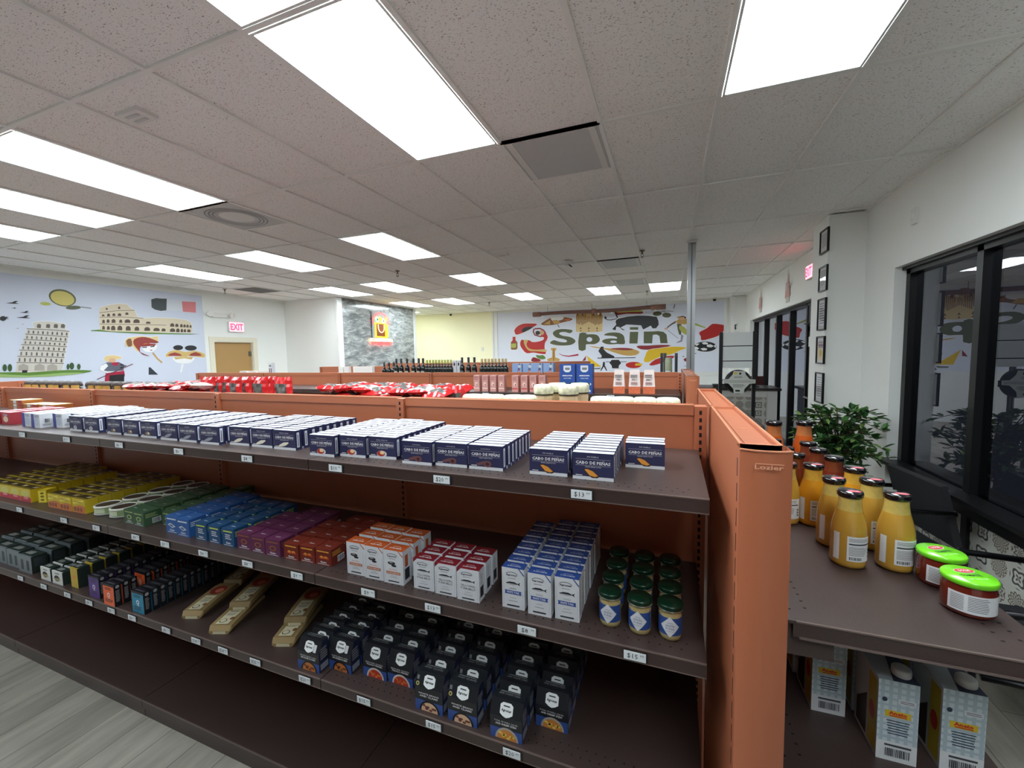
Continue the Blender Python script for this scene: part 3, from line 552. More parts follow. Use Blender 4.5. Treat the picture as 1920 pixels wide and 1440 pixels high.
for x, y, rx, ry in [(185,410,20,14),(265,405,22,22),(345,400,22,20),(430,400,26,20),(540,385,24,18)]+[(190,500,20,26),(258,495,22,26),(340,495,30,28),(448,497,22,24),(550,497,42,26),(685,497,46,28),(860,520,34,16)]+[(190,595,20,28),(262,598,22,28),(335,600,32,34),(435,600,36,34),(560,605,36,34),(690,610,34,30),(845,615,42,28),(985,622,46,24),(1090,628,30,22),(1225,632,38,26)]+[(1220,555,30,26),(1290,560,24,24),(1358,565,20,24),(1405,568,18,22),(1450,570,18,22),(1495,575,14,20)]+[(1305,635,26,28),(1365,638,18,26),(1410,640,18,24),(1470,642,26,22),(238,312,14,14),(425,296,16,18)]:
    a.poly([(x-rx,y+ry),(x-rx,y-ry*.2),(x-rx*.6,y-ry*.85),(x,y-ry),(x+rx*.6,y-ry*.85),(x+rx,y-ry*.2),(x+rx,y+ry)], A_('arch_dark', 82, 66, 56), 4.6)
for p in ([(130,372),(400,340),(655,335)], [(130,440),(450,435),(790,455)], [(130,540),(500,545),(1000,555),(1130,560)]): a.line(p, 7, STD, 4.4)
a.poly([(905,170),(980,150),(1060,158),(1140,160),(1135,335),(1050,345),(960,325),(910,290)], A_('flag_dark', 62, 70, 72), 3, 0, .4).poly([(1140,175),(1365,185),(1370,350),(1140,335)], A_('flag_white', 214, 218, 226), 3).poly([(1365,200),(1575,210),(1578,372),(1500,365),(1380,355)], A_('flag_pink', 214, 124, 128), 3, 0, .4)
# masks
MR = A_('mask_red', 150, 58, 48)
a.poly([(510,800),(560,750),(640,735),(760,720),(900,740),(1000,720),(1010,800),(960,820),(760,860),(700,960),(640,880),(540,880)], LTN, 3, 2, .5).poly([(650,770),(760,735),(880,750),(1020,810),(960,830),(840,830),(760,860),(740,960),(890,1020),(780,1000),(700,920),(640,840)], MR, 4, 2)
a.ell(885,895,110,66,WHT,4.2,-10,22).poly([(750,850),(860,830),(980,840),(960,865),(760,880)], MR, 5).poly([(770,885),(840,880),(840,895),(780,898)], BLK, 5).poly([(890,875),(960,865),(950,882),(895,888)], BLK, 5).poly([(880,930),(930,925),(905,942)], DRD, 5).line([(930,970),(1000,1060),(1070,1120)], 22, TANC, 4).poly([(530,790),(600,760),(620,860),(560,880)], BRN, 4, 2)
a.poly([(1120,1010),(1180,950),(1300,930),(1420,960),(1560,940),(1700,980),(1710,1040),(1640,1040),(1500,1020),(1400,1040),(1250,1020),(1150,1035)], GLD, 3.5, 2, .5).poly([(1150,1010),(1260,965),(1370,1010),(1280,1020)], MR, 4.5, 2).poly([(1470,1010),(1570,960),(1670,1010),(1560,1020)], MR, 4.5, 2)
a.ell(1310,895,75,38,BLK,3.2,0,16).ell(1500,900,90,40,BLK,3.2,0,16).poly([(1240,1040),(1540,1040),(1520,1100),(1460,1130),(1320,1130),(1260,1090)], WHT, 4, 2, .4).poly([(1245,1035),(1535,1035),(1510,1072),(1400,1055),(1270,1072)], GLD, 4.8).line([(1380,1130),(1350,1265)], 26, WHT, 4)
# gondolier
a.poly([(200,1060),(230,1020),(340,1008),(450,1030),(455,1060),(380,1070),(230,1100)], LTN, 4, 2, .5).ell(320,1050,70,26,BLK,3.8).ell(320,1085,52,34,SKN,4.4).poly([(240,1115),(420,1110),(500,1150),(490,1240),(250,1250),(130,1225),(150,1160)], A_('shirt', 96, 98, 112), 4, 0, .5)
a.poly([(150,1165),(230,1130),(260,1170),(190,1240),(300,1260),(280,1285),(130,1230)], WHT, 4.3).poly([(300,1120),(420,1115),(400,1165),(330,1160)], CRIM, 5).poly([(220,1280),(500,1240),(510,1310),(480,1400),(210,1400)], CRIM, 4.6).poly([(280,1310),(500,1290),(500,1400),(270,1400)], BLK, 5).line([(90,1372),(360,1255),(630,1140)], 12, A_('oar', 96, 48, 56), 5.4).line([(440,1150),(530,1165),(440,1200)], 22, BLK, 5)
a.poly([(868,1190),(895,1190),(1010,1300),(868,1300)], A_('prow', 48, 54, 66), 4, 0, .3)
o = a.mb.build('wall_mural'); tag(o, 'pale blue left wall mural with leaning tower, arena, masks and gondolier', 'wall mural')
# ---- lit neon shop sign on the stone wall: an upright bag of groceries with arched lettering
def E_(n, r, g, b, e): return M('neon_'+n, r, g, b, .4, emit=e)
NY, NR, NO, NG, NW = E_('yellow', 255, 226, 30, 1.6), E_('red', 255, 60, 60, 1.6), E_('orange', 255, 140, 50, 1.6), E_('green', 120, 235, 150, 1.4), E_('cream', 255, 232, 170, 1.5)
XS = -5.225; c0 = onX(713, 617, XS); q = onX(693, 617, XS); wsc = abs(q.y-c0.y)/20; hsc = abs(onX(713, 597, XS).z-c0.z)/20
o = empty('neon_sign', (XS, c0.y, c0.z)); tag(o, 'glowing neon shopping bag sign on grey stone wall', 'neon sign')
nf = Fr((.03, 0, 0), (0, wsc, 0), (0, 0, hsc), (1, 0, 0), .006)      # units: pixels of the photo
MB().rect(nf, -17, -24, 18, 31, M('clear_backer', 150, 154, 154, .1), 0).build('backing_plate', o)
for i in range(4): pass
t = MB(); t.rect(nf, -11, -15, 8, 10, M('neon_box_dark', 120, 58, 20, .5), 1); t.poly(nf, [(8,-17),(13,-14),(12,9),(8,10)], NY, 2)
for x0, y0, x1, y1 in ((-12,-15,-10.4,11),(-12,9.4,9,11),(-12,-16,8,-14.2),(6.6,-16,8.2,10)): t.rect(nf, x0, y0, x1, y1, NY, 3)
t.build('bag', o)
t = MB(); n = 12
pts = [(-7.5, 8), (-7.2, 0), (-5, -5), (-1.5, -7), (2, -5), (4, 0), (4.3, 8)]
t.tube([nf.p(x, y, 5) for x, y in pts], .008, NW, 6); t.build('handle', o)
t = MB(); t.ell(nf, -8, 17, 4, 5, NG, 3, 12).ell(nf, -3, 18, 3, 4.5, NY, 4, 12).ell(nf, 3.5, 15, 3.5, 4.5, NW, 4, 12).poly(nf, [(6,12),(10,14),(12,22),(8,23)], NO, 3); t.ell(nf, -8, 17, 1.6, 2.4, M('neon_hole', 30, 90, 60, .5), 5, 10).ell(nf, 3.5, 15, 1.5, 2.2, M('neon_hole2', 60, 70, 80, .5), 5, 10); t.build('groceries', o)
t = MB()
for k in range(13):                              # arched letters, unreadable in the photo: plain strokes
    an = math.radians(188-k*16); cx, cy = -1+15*math.cos(an), 12+17*math.sin(an); f2 = Fr(nf.p(cx, cy, 4), nf.u*math.sin(an)+nf.v*(-math.cos(an)*.0+0), nf.v, nf.n, .004)
    d1, d2 = (math.sin(an), -math.cos(an)), (math.cos(an), math.sin(an))
    def P(a_, b_): return (cx+d1[0]*a_+d2[0]*b_, cy+d1[1]*a_+d2[1]*b_)
    t.poly(nf, [P(-1.4,-1.6), P(-.6,-1.6), P(-.6,1.8), P(-1.4,1.8)], NR, 5).poly(nf, [P(.6,-1.6), P(1.4,-1.6), P(1.4,1.8), P(.6,1.8)], NR, 5).poly(nf, [P(-1.4,.4), P(1.4,.4), P(1.4,1.1), P(-1.4,1.1)], NR, 5.4)
t.build('arched_letters', o)
t = MB().rect(nf, -22, -23.5, 21, -18, NW, 2); t.text(nf, 'MEDITERRANEAN', -1, -20.6, 36, 3.2, M('sign_brown', 90, 50, 30, .5), 4, .02, 1); t.build('upper_band', o)
MB().text(nf, 'SUPERMARKET', 0, -27.2, 42, 5.2, NR, 3, .05, 1).build('lower_letters', o)
# ================================================================ SHELVING
TERRA = M('terracotta_metal', 178, 104, 72, .42, .0, noise=.012, ns=60); TERRD = M('terracotta_edge', 214, 142, 108, .35); SLOT = M('slot_black', 14, 10, 9, .8)
SHELF = M('hammertone_brown', 70, 56, 53, .34, .15, noise=.22, ns=420, bump=.25); SHEDGE = M('shelf_edge', 120, 104, 98, .3, .3); HOLE = M('hole_black', 8, 6, 6, .9)
TOPZ = 1.519
S1, S2, S3 = 1.367, .970, .590
TAGW = M('price_tag_white', 226, 232, 236, .5); INK = M('ink_black', 28, 30, 36, .6); TAGK = M('tag_holder_dark', 30, 28, 28, .5)
def shelf_mesh(x0, x1, y0, y1, z, holes=False):      # front lip towards y0
    t = MB(); sg = 1 if y1 > y0 else -1
    a, b = min(y0, y1), max(y0, y1)
    t.box(x0+.002, x1-.002, a, b, z-.006, z, SHELF)
    l0, l1 = sorted((y0, y0+sg*.006)); t.box(x0+.002, x1-.002, l0, l1, z-.034, z-.0061, SHELF)
    l0, l1 = sorted((y0-sg*.001, y0+sg*.003)); t.box(x0+.002, x1-.002, l0, l1, z-.0025, z+.0008, SHEDGE)
    t.box(x0+.002, x1-.002, l0, l1, z-.036, z-.0335, SHEDGE)
    for xx in (x0+.002, x1-.006): c, d = sorted((y0+sg*.006, y1-sg*.02)); t.box(xx, xx+.004, c, d, z-.03, z-.006, SHELF)
    if holes:
        n = int((x1-x0-.06)/.0254)
        for r, off in ((0, .035), (1, .06)):
            for k in range(n): xx = x0+.04+k*.0254+(r*.0127); yy = y0+sg*off; t.box(xx-.0022, xx+.0022, yy-.0022, yy+.0022, z-.001, z+.0003, HOLE)
    return t
def upright_mesh(x, ys, z0, z1, slots=True):
    t = MB(); t.box(x-.019, x+.019, min(ys), max(ys), z0, z1, TERRA)
    if slots:
        for yy, sg in ((min(ys), -1), (max(ys), 1)):
            k = 0
            while z0+.04+k*.0254 < z1-.02:
                z = z0+.04+k*.0254; a, b = sorted((yy, yy+sg*.0006)); t.box(x-.004, x+.004, a, b, z, z+.014, SLOT); k += 1
    return t
def price_tag(parent, x, y, z, txt, s=1):
    t = MB(); f = Fr((x, y, z), (1,0,0), (0,0,1), (0,-1,0), .0004)
    t.box(x-.029*s, x+.031*s, y-.0015, y, z-.013*s, z+.012*s, TAGK); t.box(x-.027*s, x+.026*s, y-.003, y-.0015, z-.0115*s, z+.0105*s, TAGW)
    f.o = Vector((x, y-.003, z)); a, b = txt.split('.')
    t.text(f, a, -.006*s, -.001*s, (.026 if len(a) == 3 else .019)*s, .014*s, INK, 1, .0, 1); t.text(f, b, .0165*s, .004*s, .009*s, .006*s, INK, 1, .0, 1)
    o = t.build('price_tag', parent); o['label'] = 'small white handwritten price tag'; return o
def run(loc, rz, nb, label, front, back, holes=0, base=True, endslots=True, depth=.50):
    """shelving run; local x grows to the left bays (negative x), front of shelves towards -y"""
    o = empty('shelving_unit', loc, rz); tag(o, label, 'shelving unit'); sh = {}
    BW = 1.2192
    for b in range(nb):
        x1, x0 = -b*BW, -(b+1)*BW
        t = MB().box(x0+.019, x1-.019, -.012, .012, .02, TOPZ-.03, TERRA).box(x0+.021, x1-.021, -.018, .018, TOPZ-.036, TOPZ-.0015, TERRA).box(x0+.021, x1-.021, -.019, -.016, TOPZ-.002, TOPZ+.0005, TERRD).box(x0+.021, x1-.021, .016, .019, TOPZ-.002, TOPZ+.0005, TERRD)
        t.build('back_panel', o)
        for i, z in enumerate(front):
            sh[(b, i)] = shelf_mesh(x0, x1-(.005 if b == 0 else 0), -.535, -.03, z, holes > b).build('shelf', o)
        for z in back: shelf_mesh(x0, x1, .535, .03, z).build('shelf', o)
        if base:
            MB().box(x0+.002, x1-.002, -.47, -.03, .085, .091, SHELF).box(x0+.002, x1-.002, -.47, -.464, .05, .085, SHELF).box(x0+.002, x1-.002, -.46, -.45, 0, .05, SHELF).box(x0+.002, x1-.002, -.472, -.468, .087, .092, SHEDGE).build('base_deck', o)
            MB().box(x0+.002, x1-.002, .03, .47, .085, .091, SHELF).box(x0+.002, x1-.002, .464, .47, 0, .085, SHELF).build('base_deck', o)
    for b in range(nb+1): upright_mesh(-b*BW, (-.03, .03), .0, TOPZ-.004).build('upright', o)
    return o, sh
ANG = -.0124
main, msh = run((1.700, 1.50, 0), ANG, 5, 'long terracotta shelving run with three dark shelves in the foreground', (S1, S2, S3), (S1, .97), holes=1)
rowB, bsh = run((1.690, 3.75, 0), 0, 5, 'second terracotta shelving run with pink cartons and black bottles on top', (1.375, .97, .59), (1.375, .97))
rowC, _ = run((.35, 6.02, 0), 0, 4, 'third terracotta shelving run behind the black bottles', (1.375, .97), (1.375,))
rowD, _ = run((.12, 8.29, 0), 0, 4, 'farthest terracotta shelving run ending before the mural ham', (1.375, .97), (1.375,))
def tg(sh, b, i, X, txt):           # world X -> local position on the lip
    ly = -.536; lx = X-1.700; z = (S1, S2, S3)[i]
    price_tag(sh[(b, i)], lx, ly, z-.0185, txt)
for X, p in ((1.400,'$13.99'),(.994,'$20.99'),(.600,'$10.99'),(.192,'$8.99'),(-.191,'$6.99'),(-.588,'$6.99'),(-1.001,'$11.99'),(-1.409,'$11.99')):
    tg(msh, int((1.697-X)/1.2192), 0, X, p)
for X, p in ((1.531,'$15.99'),(1.247,'$8.99'),(.949,'$13.99'),(.709,'$9.99'),(.402,'$9.99'),(.157,'$8.99'),(-.089,'$4.99'),(-.327,'$7.99'),(-.528,'$8.99'),(-.824,'$5.99'),(-1.097,'$6.99'),(-1.52,'$6.99')):
    tg(msh, int((1.697-X)/1.2192), 1, X, p)
for X, p in ((1.195,'$20.99'),(.937,'$15.99'),(.670,'$15.99'),(.410,'$20.99'),(.163,'$25.99'),(-.015,'$24.99'),(-.176,'$18.99'),(-.368,'$5.99'),(-.608,'$4.99'),(-.766,'$5.99'),(-.946,'$4.99'),(-1.134,'$4.99'),(-1.355,'$4.99'),(-1.59,'$4.99')):
    tg(msh, int((1.697-X)/1.2192), 2, X, p)
for X in (1.18, .12, -.2, .8): price_tag(bsh[(int((1.69-X)/1.2192), 0)], X-1.69, -.536, 1.375-.0185, '$7.99', 1.1)
def endcap(x, y0, y1, side, label, shelves, logo=True, xr=.455):
    """end-of-aisle unit: spine along y between y0 and y1, shelves on one side of it (side = +1 right)"""
    o = empty('end_shelving_unit', (x, y0, 0)); tag(o, label, 'end shelving unit'); L = y1-y0; mid = L/2
    for a, b in ((.05, mid-.012), (mid+.012, L-.01)):
        t = MB().box(-.036, -.030, a, b, .02, TOPZ, TERRA).box(.030, .036, a, b, .02, TOPZ, TERRA).box(-.030, .030, a, b, TOPZ-.012, TOPZ-.008, TERRA)
        t.box(-.0375, -.0335, a, b, TOPZ-.001, TOPZ+.001, TERRD).box(.0335, .0375, a, b, TOPZ-.001, TOPZ+.001, TERRD).box(-.030, .030, a, a+.006, TOPZ-.008, TOPZ, TERRD).box(-.030, .030, b-.006, b, TOPZ-.008, TOPZ, TERRD)
        t.box(-.012, .012, a+.22, a+.226, TOPZ-.008, TOPZ-.007, TERRD).box(-.022, -.018, a+.02, b-.02, TOPZ-.008, TOPZ-.006, TERRA).build('back_panel', o)
    MB().box(-.038, .038, mid-.012, mid+.012, 0, TOPZ-.002, TERRA).build('upright', o)
    for ya in (0.0, L):
        t = MB(); s = -1 if ya == 0 else 1; pr = []
        for k in range(17): q = -1+k/8; pr.append((q*.043, s*(-.003+.012*(1-q*q))))
        base_ = [(-.043, -s*.045)] ; pts = [(px, ya+py) for px, py in pr]; back = [(.043, ya-s*.05), (-.043, ya-s*.05)]
        ring = pts+back; n = len(ring)
        t.add([(px, py, 0) for px, py in ring]+[(px, py, TOPZ) for px, py in ring], [(k, (k+1) % n, n+(k+1) % n, n+k) for k in range(n)], TERRA, False)
        t.add([(px*.93, ya+(py-ya)*.9, TOPZ-.01) for px, py in ring], [tuple(range(n))], SLOT)
        for k in range(16): (xa, ya_), (xb, yb_) = pts[k], pts[k+1]; t.obox(((xa+xb)/2, (ya_+yb_)/2, TOPZ), (1,0,0), (0,1,0), (0,0,1), .003, .0022, .0012, TERRD)
        k = 0
        while .05+k*.0508 < TOPZ-.06:
            z = TOPZ-.06-k*.0508; 
            for xx in (-.0434, .0428): t.box(xx, xx+.0006, ya-s*.03-.003, ya-s*.03+.003, z, z+.036, SLOT)
            k += 1
        t.build('post', o)
        if logo and ya == 0:
            f = Fr((.002, ya-.0135, TOPZ-.028), (1,0,0), (.0,0,1), (0,-1,0), .0012)
            lg = MB(); lg.text(f, 'Lozier', 0, 0, .046, .0085, M('emboss_light', 222, 160, 128, .35), 1, .02, 2).box(-.02, .026, ya-.0145, ya-.013, TOPZ-.0228, TOPZ-.0220, M('emboss_light')); e_ = lg.build('embossed_logo', o); e_['label'] = 'raised maker wordmark'
    for z in shelves:
        t = MB(); a, b = sorted((side*.040, side*xr)); h = z > .3
        t.box(a, b, .035, L-.035, z-.006, z, SHELF)
        c, d = sorted((side*xr, side*(xr-.006))); t.box(c, d, .035, L-.035, z-.034, z-.0061, SHELF)
        t.box(a+.02, b-.006, .035, .039, z-.032, z-.006, SHELF).box(a+.025, b-.006, .033, .037, z-.0022, z+.0008, SHEDGE).box(a+.03, b-.006, .031, .036, z-.033, z-.030, SHEDGE).box(a, a+.09, .045, .05, z-.075, z-.006, SHELF)
        t.box(a+.02, b-.006, L-.039, L-.035, z-.032, z-.006, SHELF)
        if h:
            for yy, n in ((.075, 0), (.10, 0)):
                pass
            for r in range(2):
                for k in range(7): X_ = side*(.062+r*.030); Y_ = .075+k*.0254+r*.0127; t.box(X_-.0028, X_+.0028, Y_-.0022, Y_+.0022, z-.001, z+.0003, HOLE)
                for k in range(40): X_ = side*(xr-.035-r*.03); Y_ = .075+k*.0254+r*.0127; t.box(X_-.0028, X_+.0028, Y_-.0022, Y_+.0022, z-.001, z+.0003, HOLE) if Y_ < L-.06 else None
        t.build('shelf', o)
    t = MB(); a, b = sorted((side*.04, side*xr)); t.box(a, b, .035, L-.035, .085, .091, SHELF).box(a, b, .035, .041, 0, .085, SHELF).box(a+.01, b-.01, L-.041, L-.035, 0, .085, SHELF); c, d = sorted((side*xr, side*(xr-.006))); t.box(c, d, .035, L-.035, 0, .085, SHELF); t.build('base_deck', o)
    return o
ES1, ES2 = 1.180, .860
endcap(1.767, .82, 2.135, 1, 'terracotta end unit with sauce bottles, right end of the foreground shelving', (ES1, ES2))
endcap(1.760, 3.14, 4.38, 1, 'terracotta end unit closing the second shelving run by the metal pole', (ES1, ES2))
endcap(-4.53, 1.0, 2.14, -1, 'terracotta end unit at the far left end of the foreground shelving', (ES1, ES2), logo=False)

run((1.690, -.78, 0), 0, 4, 'unseen shelving run across the aisle, added to shade the near shelves', (1.375, .97), (1.375, .97, .59))  # unseen run, added to block light from behind and darken the lower shelves
# ================================================================ PACKED GOODS
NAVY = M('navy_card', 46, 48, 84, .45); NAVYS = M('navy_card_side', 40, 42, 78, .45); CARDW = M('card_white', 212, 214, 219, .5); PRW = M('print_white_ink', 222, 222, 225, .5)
def faces(W, D, Hh):
    return (Fr((0,0,0), (1,0,0), (0,0,1), (0,-1,0)), Fr((0,0,Hh), (1,0,0), (0,1,0), (0,0,1)), Fr((W,0,0), (0,1,0), (0,0,1), (1,0,0)), Fr((0,D,0), (0,-1,0), (0,0,1), (-1,0,0)))
# --- navy tinned-seafood boxes with a white top, four kinds of picture
def navy_box(kind):
    W, D, h = .1085, .0275, .073; t = MB(); F, T, R, L = faces(W, D, h)
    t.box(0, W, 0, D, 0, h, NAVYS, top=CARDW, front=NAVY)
    t.rect(T, 0, D*.08, W, D*.80, CARDW, 1); t.rect(T, 0, D*.80, W, D, NAVYS, 1)
    t.rect(F, 0, 0, W, .009, CARDW, 1)
    t.text(F, 'CABO DE PEÑAS', W/2, .047, .092, .0105, PRW, 2, .03, 1)
    t.rect(F, .008, .0555, W-.008, .0560, PRW, 2); t.rect(F, .008, .0385, W-.008, .039, PRW, 2)
    t.text(F, 'GRAN SELECCION', W/2, .035, .042, .003, PRW, 2, .0, 1); t.rect(F, .008, .011, .026, .013, PRW, 2)
    nm = {'mussel': 'MUSSELS', 'octopus': 'OCTOPUS', 'scallop': 'SMALL SCALLOPS', 'clam': 'RAZOR CLAMS', 'sardine': 'SARDINES', 'squid': 'SQUID', 'cockle': 'COCKLES'}[kind]
    t.text(F, nm, W/2, .062, .030 if len(nm) < 9 else .044, .0035, PRW, 2, .0, 1)
    t.rect(R, .006, .010, D-.010, h-.008, CARDW, 1); t.rect(R, .010, .014, .013, h-.016, NAVY, 2)
    if kind == 'mussel':
        t.poly(F, [(.030,.028),(.036,.031),(.048,.029),(.062,.020),(.072,.010),(.066,.006),(.052,.006),(.038,.014)], M('shell_dark', 60, 44, 40, .5), 2).poly(F, [(.032,.0275),(.040,.029),(.054,.024),(.068,.012),(.060,.009),(.046,.012)], M('mussel_orange', 224, 150, 62, .5), 3)
    elif kind == 'octopus':
        t.ell(F, .060, .018, .013, .010, M('octopus_brown', 112, 74, 76, .5), 2, 14).ell(F, .060, .018, .006, .0045, M('octopus_dark', 60, 34, 40, .5), 3, 10).poly(F, [(.022,.017),(.050,.027),(.052,.016),(.030,.012)], M('octopus_brown'), 2)
    elif kind == 'scallop':
        t.ell(F, .052, .016, .020, .011, CARDW, 2, 16).ell(F, .049, .017, .016, .009, M('sauce_red', 178, 52, 36, .4), 3, 14).ell(F, .054, .020, .009, .006, M('scallop_cream', 240, 206, 160, .5), 4, 10)
    elif kind in ('clam', 'sardine'):
        c = M('clam_cream', 226, 220, 200, .5) if kind == 'clam' else M('sardine_grey', 150, 156, 166, .35)
        t.poly(F, [(.022,.010),(.040,.011),(.060,.016),(.076,.026),(.072,.029),(.050,.027),(.030,.018)], c, 2)
    elif kind == 'squid': t.ell(F, .050, .018, .014, .010, CARDW, 2, 14).ell(F, .050, .018, .009, .006, M('squid_grey', 168, 160, 160, .5), 3, 12)
    else: t.ell(F, .050, .018, .018, .010, M('cockle_brown', 128, 112, 100, .5), 2, 14).ell(F, .056, .020, .007, .005, M('clam_cream'), 3, 8)
    o = t.build('seafood_box'); o['category'] = 'box'; return o
P1 = .0335
rows(navy_box('mussel'), 'navy white-topped mussel box', 'navy mussel boxes at right end of top shelf', [(1.232, 1.040, 8), (1.356, 1.033, 8), (1.479, 1.187, 3)], S1, .0345)
rows(navy_box('octopus'), 'navy white-topped box with octopus picture', 'navy octopus boxes on top shelf', [(.8105, 1.032, 9), (.9255, 1.040, 9), (1.0435, 1.038, 8)], S1, P1)
rows(navy_box('scallop'), 'navy white-topped box with red dish picture', 'navy boxes with red dish on top shelf', [(.432, 1.030, 11), (.544, 1.050, 11), (.658, 1.060, 10)], S1, P1)
rows(navy_box('clam'), 'navy white-topped box with white clam picture', 'navy clam boxes on top shelf', [(-.033, 1.074, 9), (.092, 1.072, 9), (.216, 1.066, 9)], S1, .0365)
rows(navy_box('sardine'), 'navy white-topped box with grey fish picture', 'navy grey-fish boxes on top shelf', [(-.437, 1.060, 10), (-.310, 1.058, 10), (-.172, 1.052, 9)], S1, P1)
rows(navy_box('cockle'), 'navy white-topped box with brown shellfish picture', 'navy brown-shellfish boxes on top shelf', [(-.860, 1.078, 10), (-.728, 1.075, 10), (-.588, 1.068, 10)], S1, P1)
rows(navy_box('squid'), 'navy white-topped box with round white picture', 'navy round-picture boxes on top shelf', [(-1.170, 1.078, 9), (-1.045, 1.080, 9)], S1, P1)
# --- white and blue boxes at the left end of the top shelf
def striped_box():
    W, D, h = .085, .052, .072; t = MB(); F, T, R, L = faces(W, D, h); B = M('royal_blue_card', 66, 72, 148, .45)
    t.box(0, W, 0, D, 0, h, CARDW); t.rect(F, 0, 0, W*.34, h, B, 1); t.ell(F, W*.62, h*.42, W*.26, h*.3, M('pale_blue_print', 186, 198, 214, .5), 2, 14); t.lines(F, W*.42, W*.92, h*.92, h*.74, 3, M('print_blue', 90, 100, 150, .5), 2)
    t.rect(T, 0, 0, W, D, CARDW, 1); t.rect(T, W*.1, D*.3, W*.9, D*.6, M('pale_blue_print'), 2); t.barcode(R, .018, .026, .036, .046, INK); t.lines(R, .008, .044, .02, .01, 3, PT, 2)
    o = t.build('striped_box'); o['category'] = 'box'; return o
rows(striped_box(), 'white box with blue stripe on top shelf', 'white and blue boxes at left of top shelf', [(-1.640, 1.085, 6), (-1.520, 1.075, 6), (-1.400, 1.110, 6), (-1.290, 1.135, 5)], S1, .056)
def red_box():
    W, D, h = .09, .055, .066; t = MB(); F, T, R, L = faces(W, D, h); t.box(0, W, 0, D, 0, h, M('crimson_card', 168, 44, 56, .45)); t.rect(T, .004, .004, W-.004, D-.004, M('pink_top', 226, 150, 160, .5), 1)
    t.ell(F, W*.5, h*.45, W*.3, h*.26, M('print_cream', 226, 200, 170, .5), 1, 14); t.text(F, 'TUNA', W/2, h*.8, W*.5, .009, PRW, 2, .03, 1); o = t.build('red_box'); o['category'] = 'box'; return o
rows(red_box(), 'small crimson box at far left of top shelf', 'crimson boxes at far left of top shelf', [(-1.985, 1.09, 4), (-1.870, 1.09, 4)], S1, .06)
def flat_box():
    W, D, h = .16, .10, .022; t = MB(); F, T, R, L = faces(W, D, h); t.box(0, W, 0, D, 0, h, M('amber_card', 176, 104, 44, .45)); t.rect(T, .0, .0, W, D, M('pale_yellow_top', 232, 222, 160, .5), 1); t.rect(F, W*.3, .002, W*.55, h-.003, CARDW, 1); t.rect(F, W*.7, .002, W, h-.002, M('crimson_card'), 1)
    o = t.build('flat_box'); o['category'] = 'box'; return o
fb = flat_box(); k = 0
for s, (x, y, n) in enumerate(((-2.56, 1.36, 4), (-2.385, 1.36, 3), (-2.21, 1.365, 3))):
    for i in range(n):
        lab = 'flat yellow-topped box in %s stack from left at back of top shelf, %s from bottom' % (ORD[s], ORD[i]); L_ = (x, y, S1+i*.0225)
        if k == 0: fb.location = L_; fb['label'] = lab; fb['group'] = 'flat yellow-topped boxes'
        else: dup(fb, L_, 0, lab, 'flat yellow-topped boxes')
        k += 1
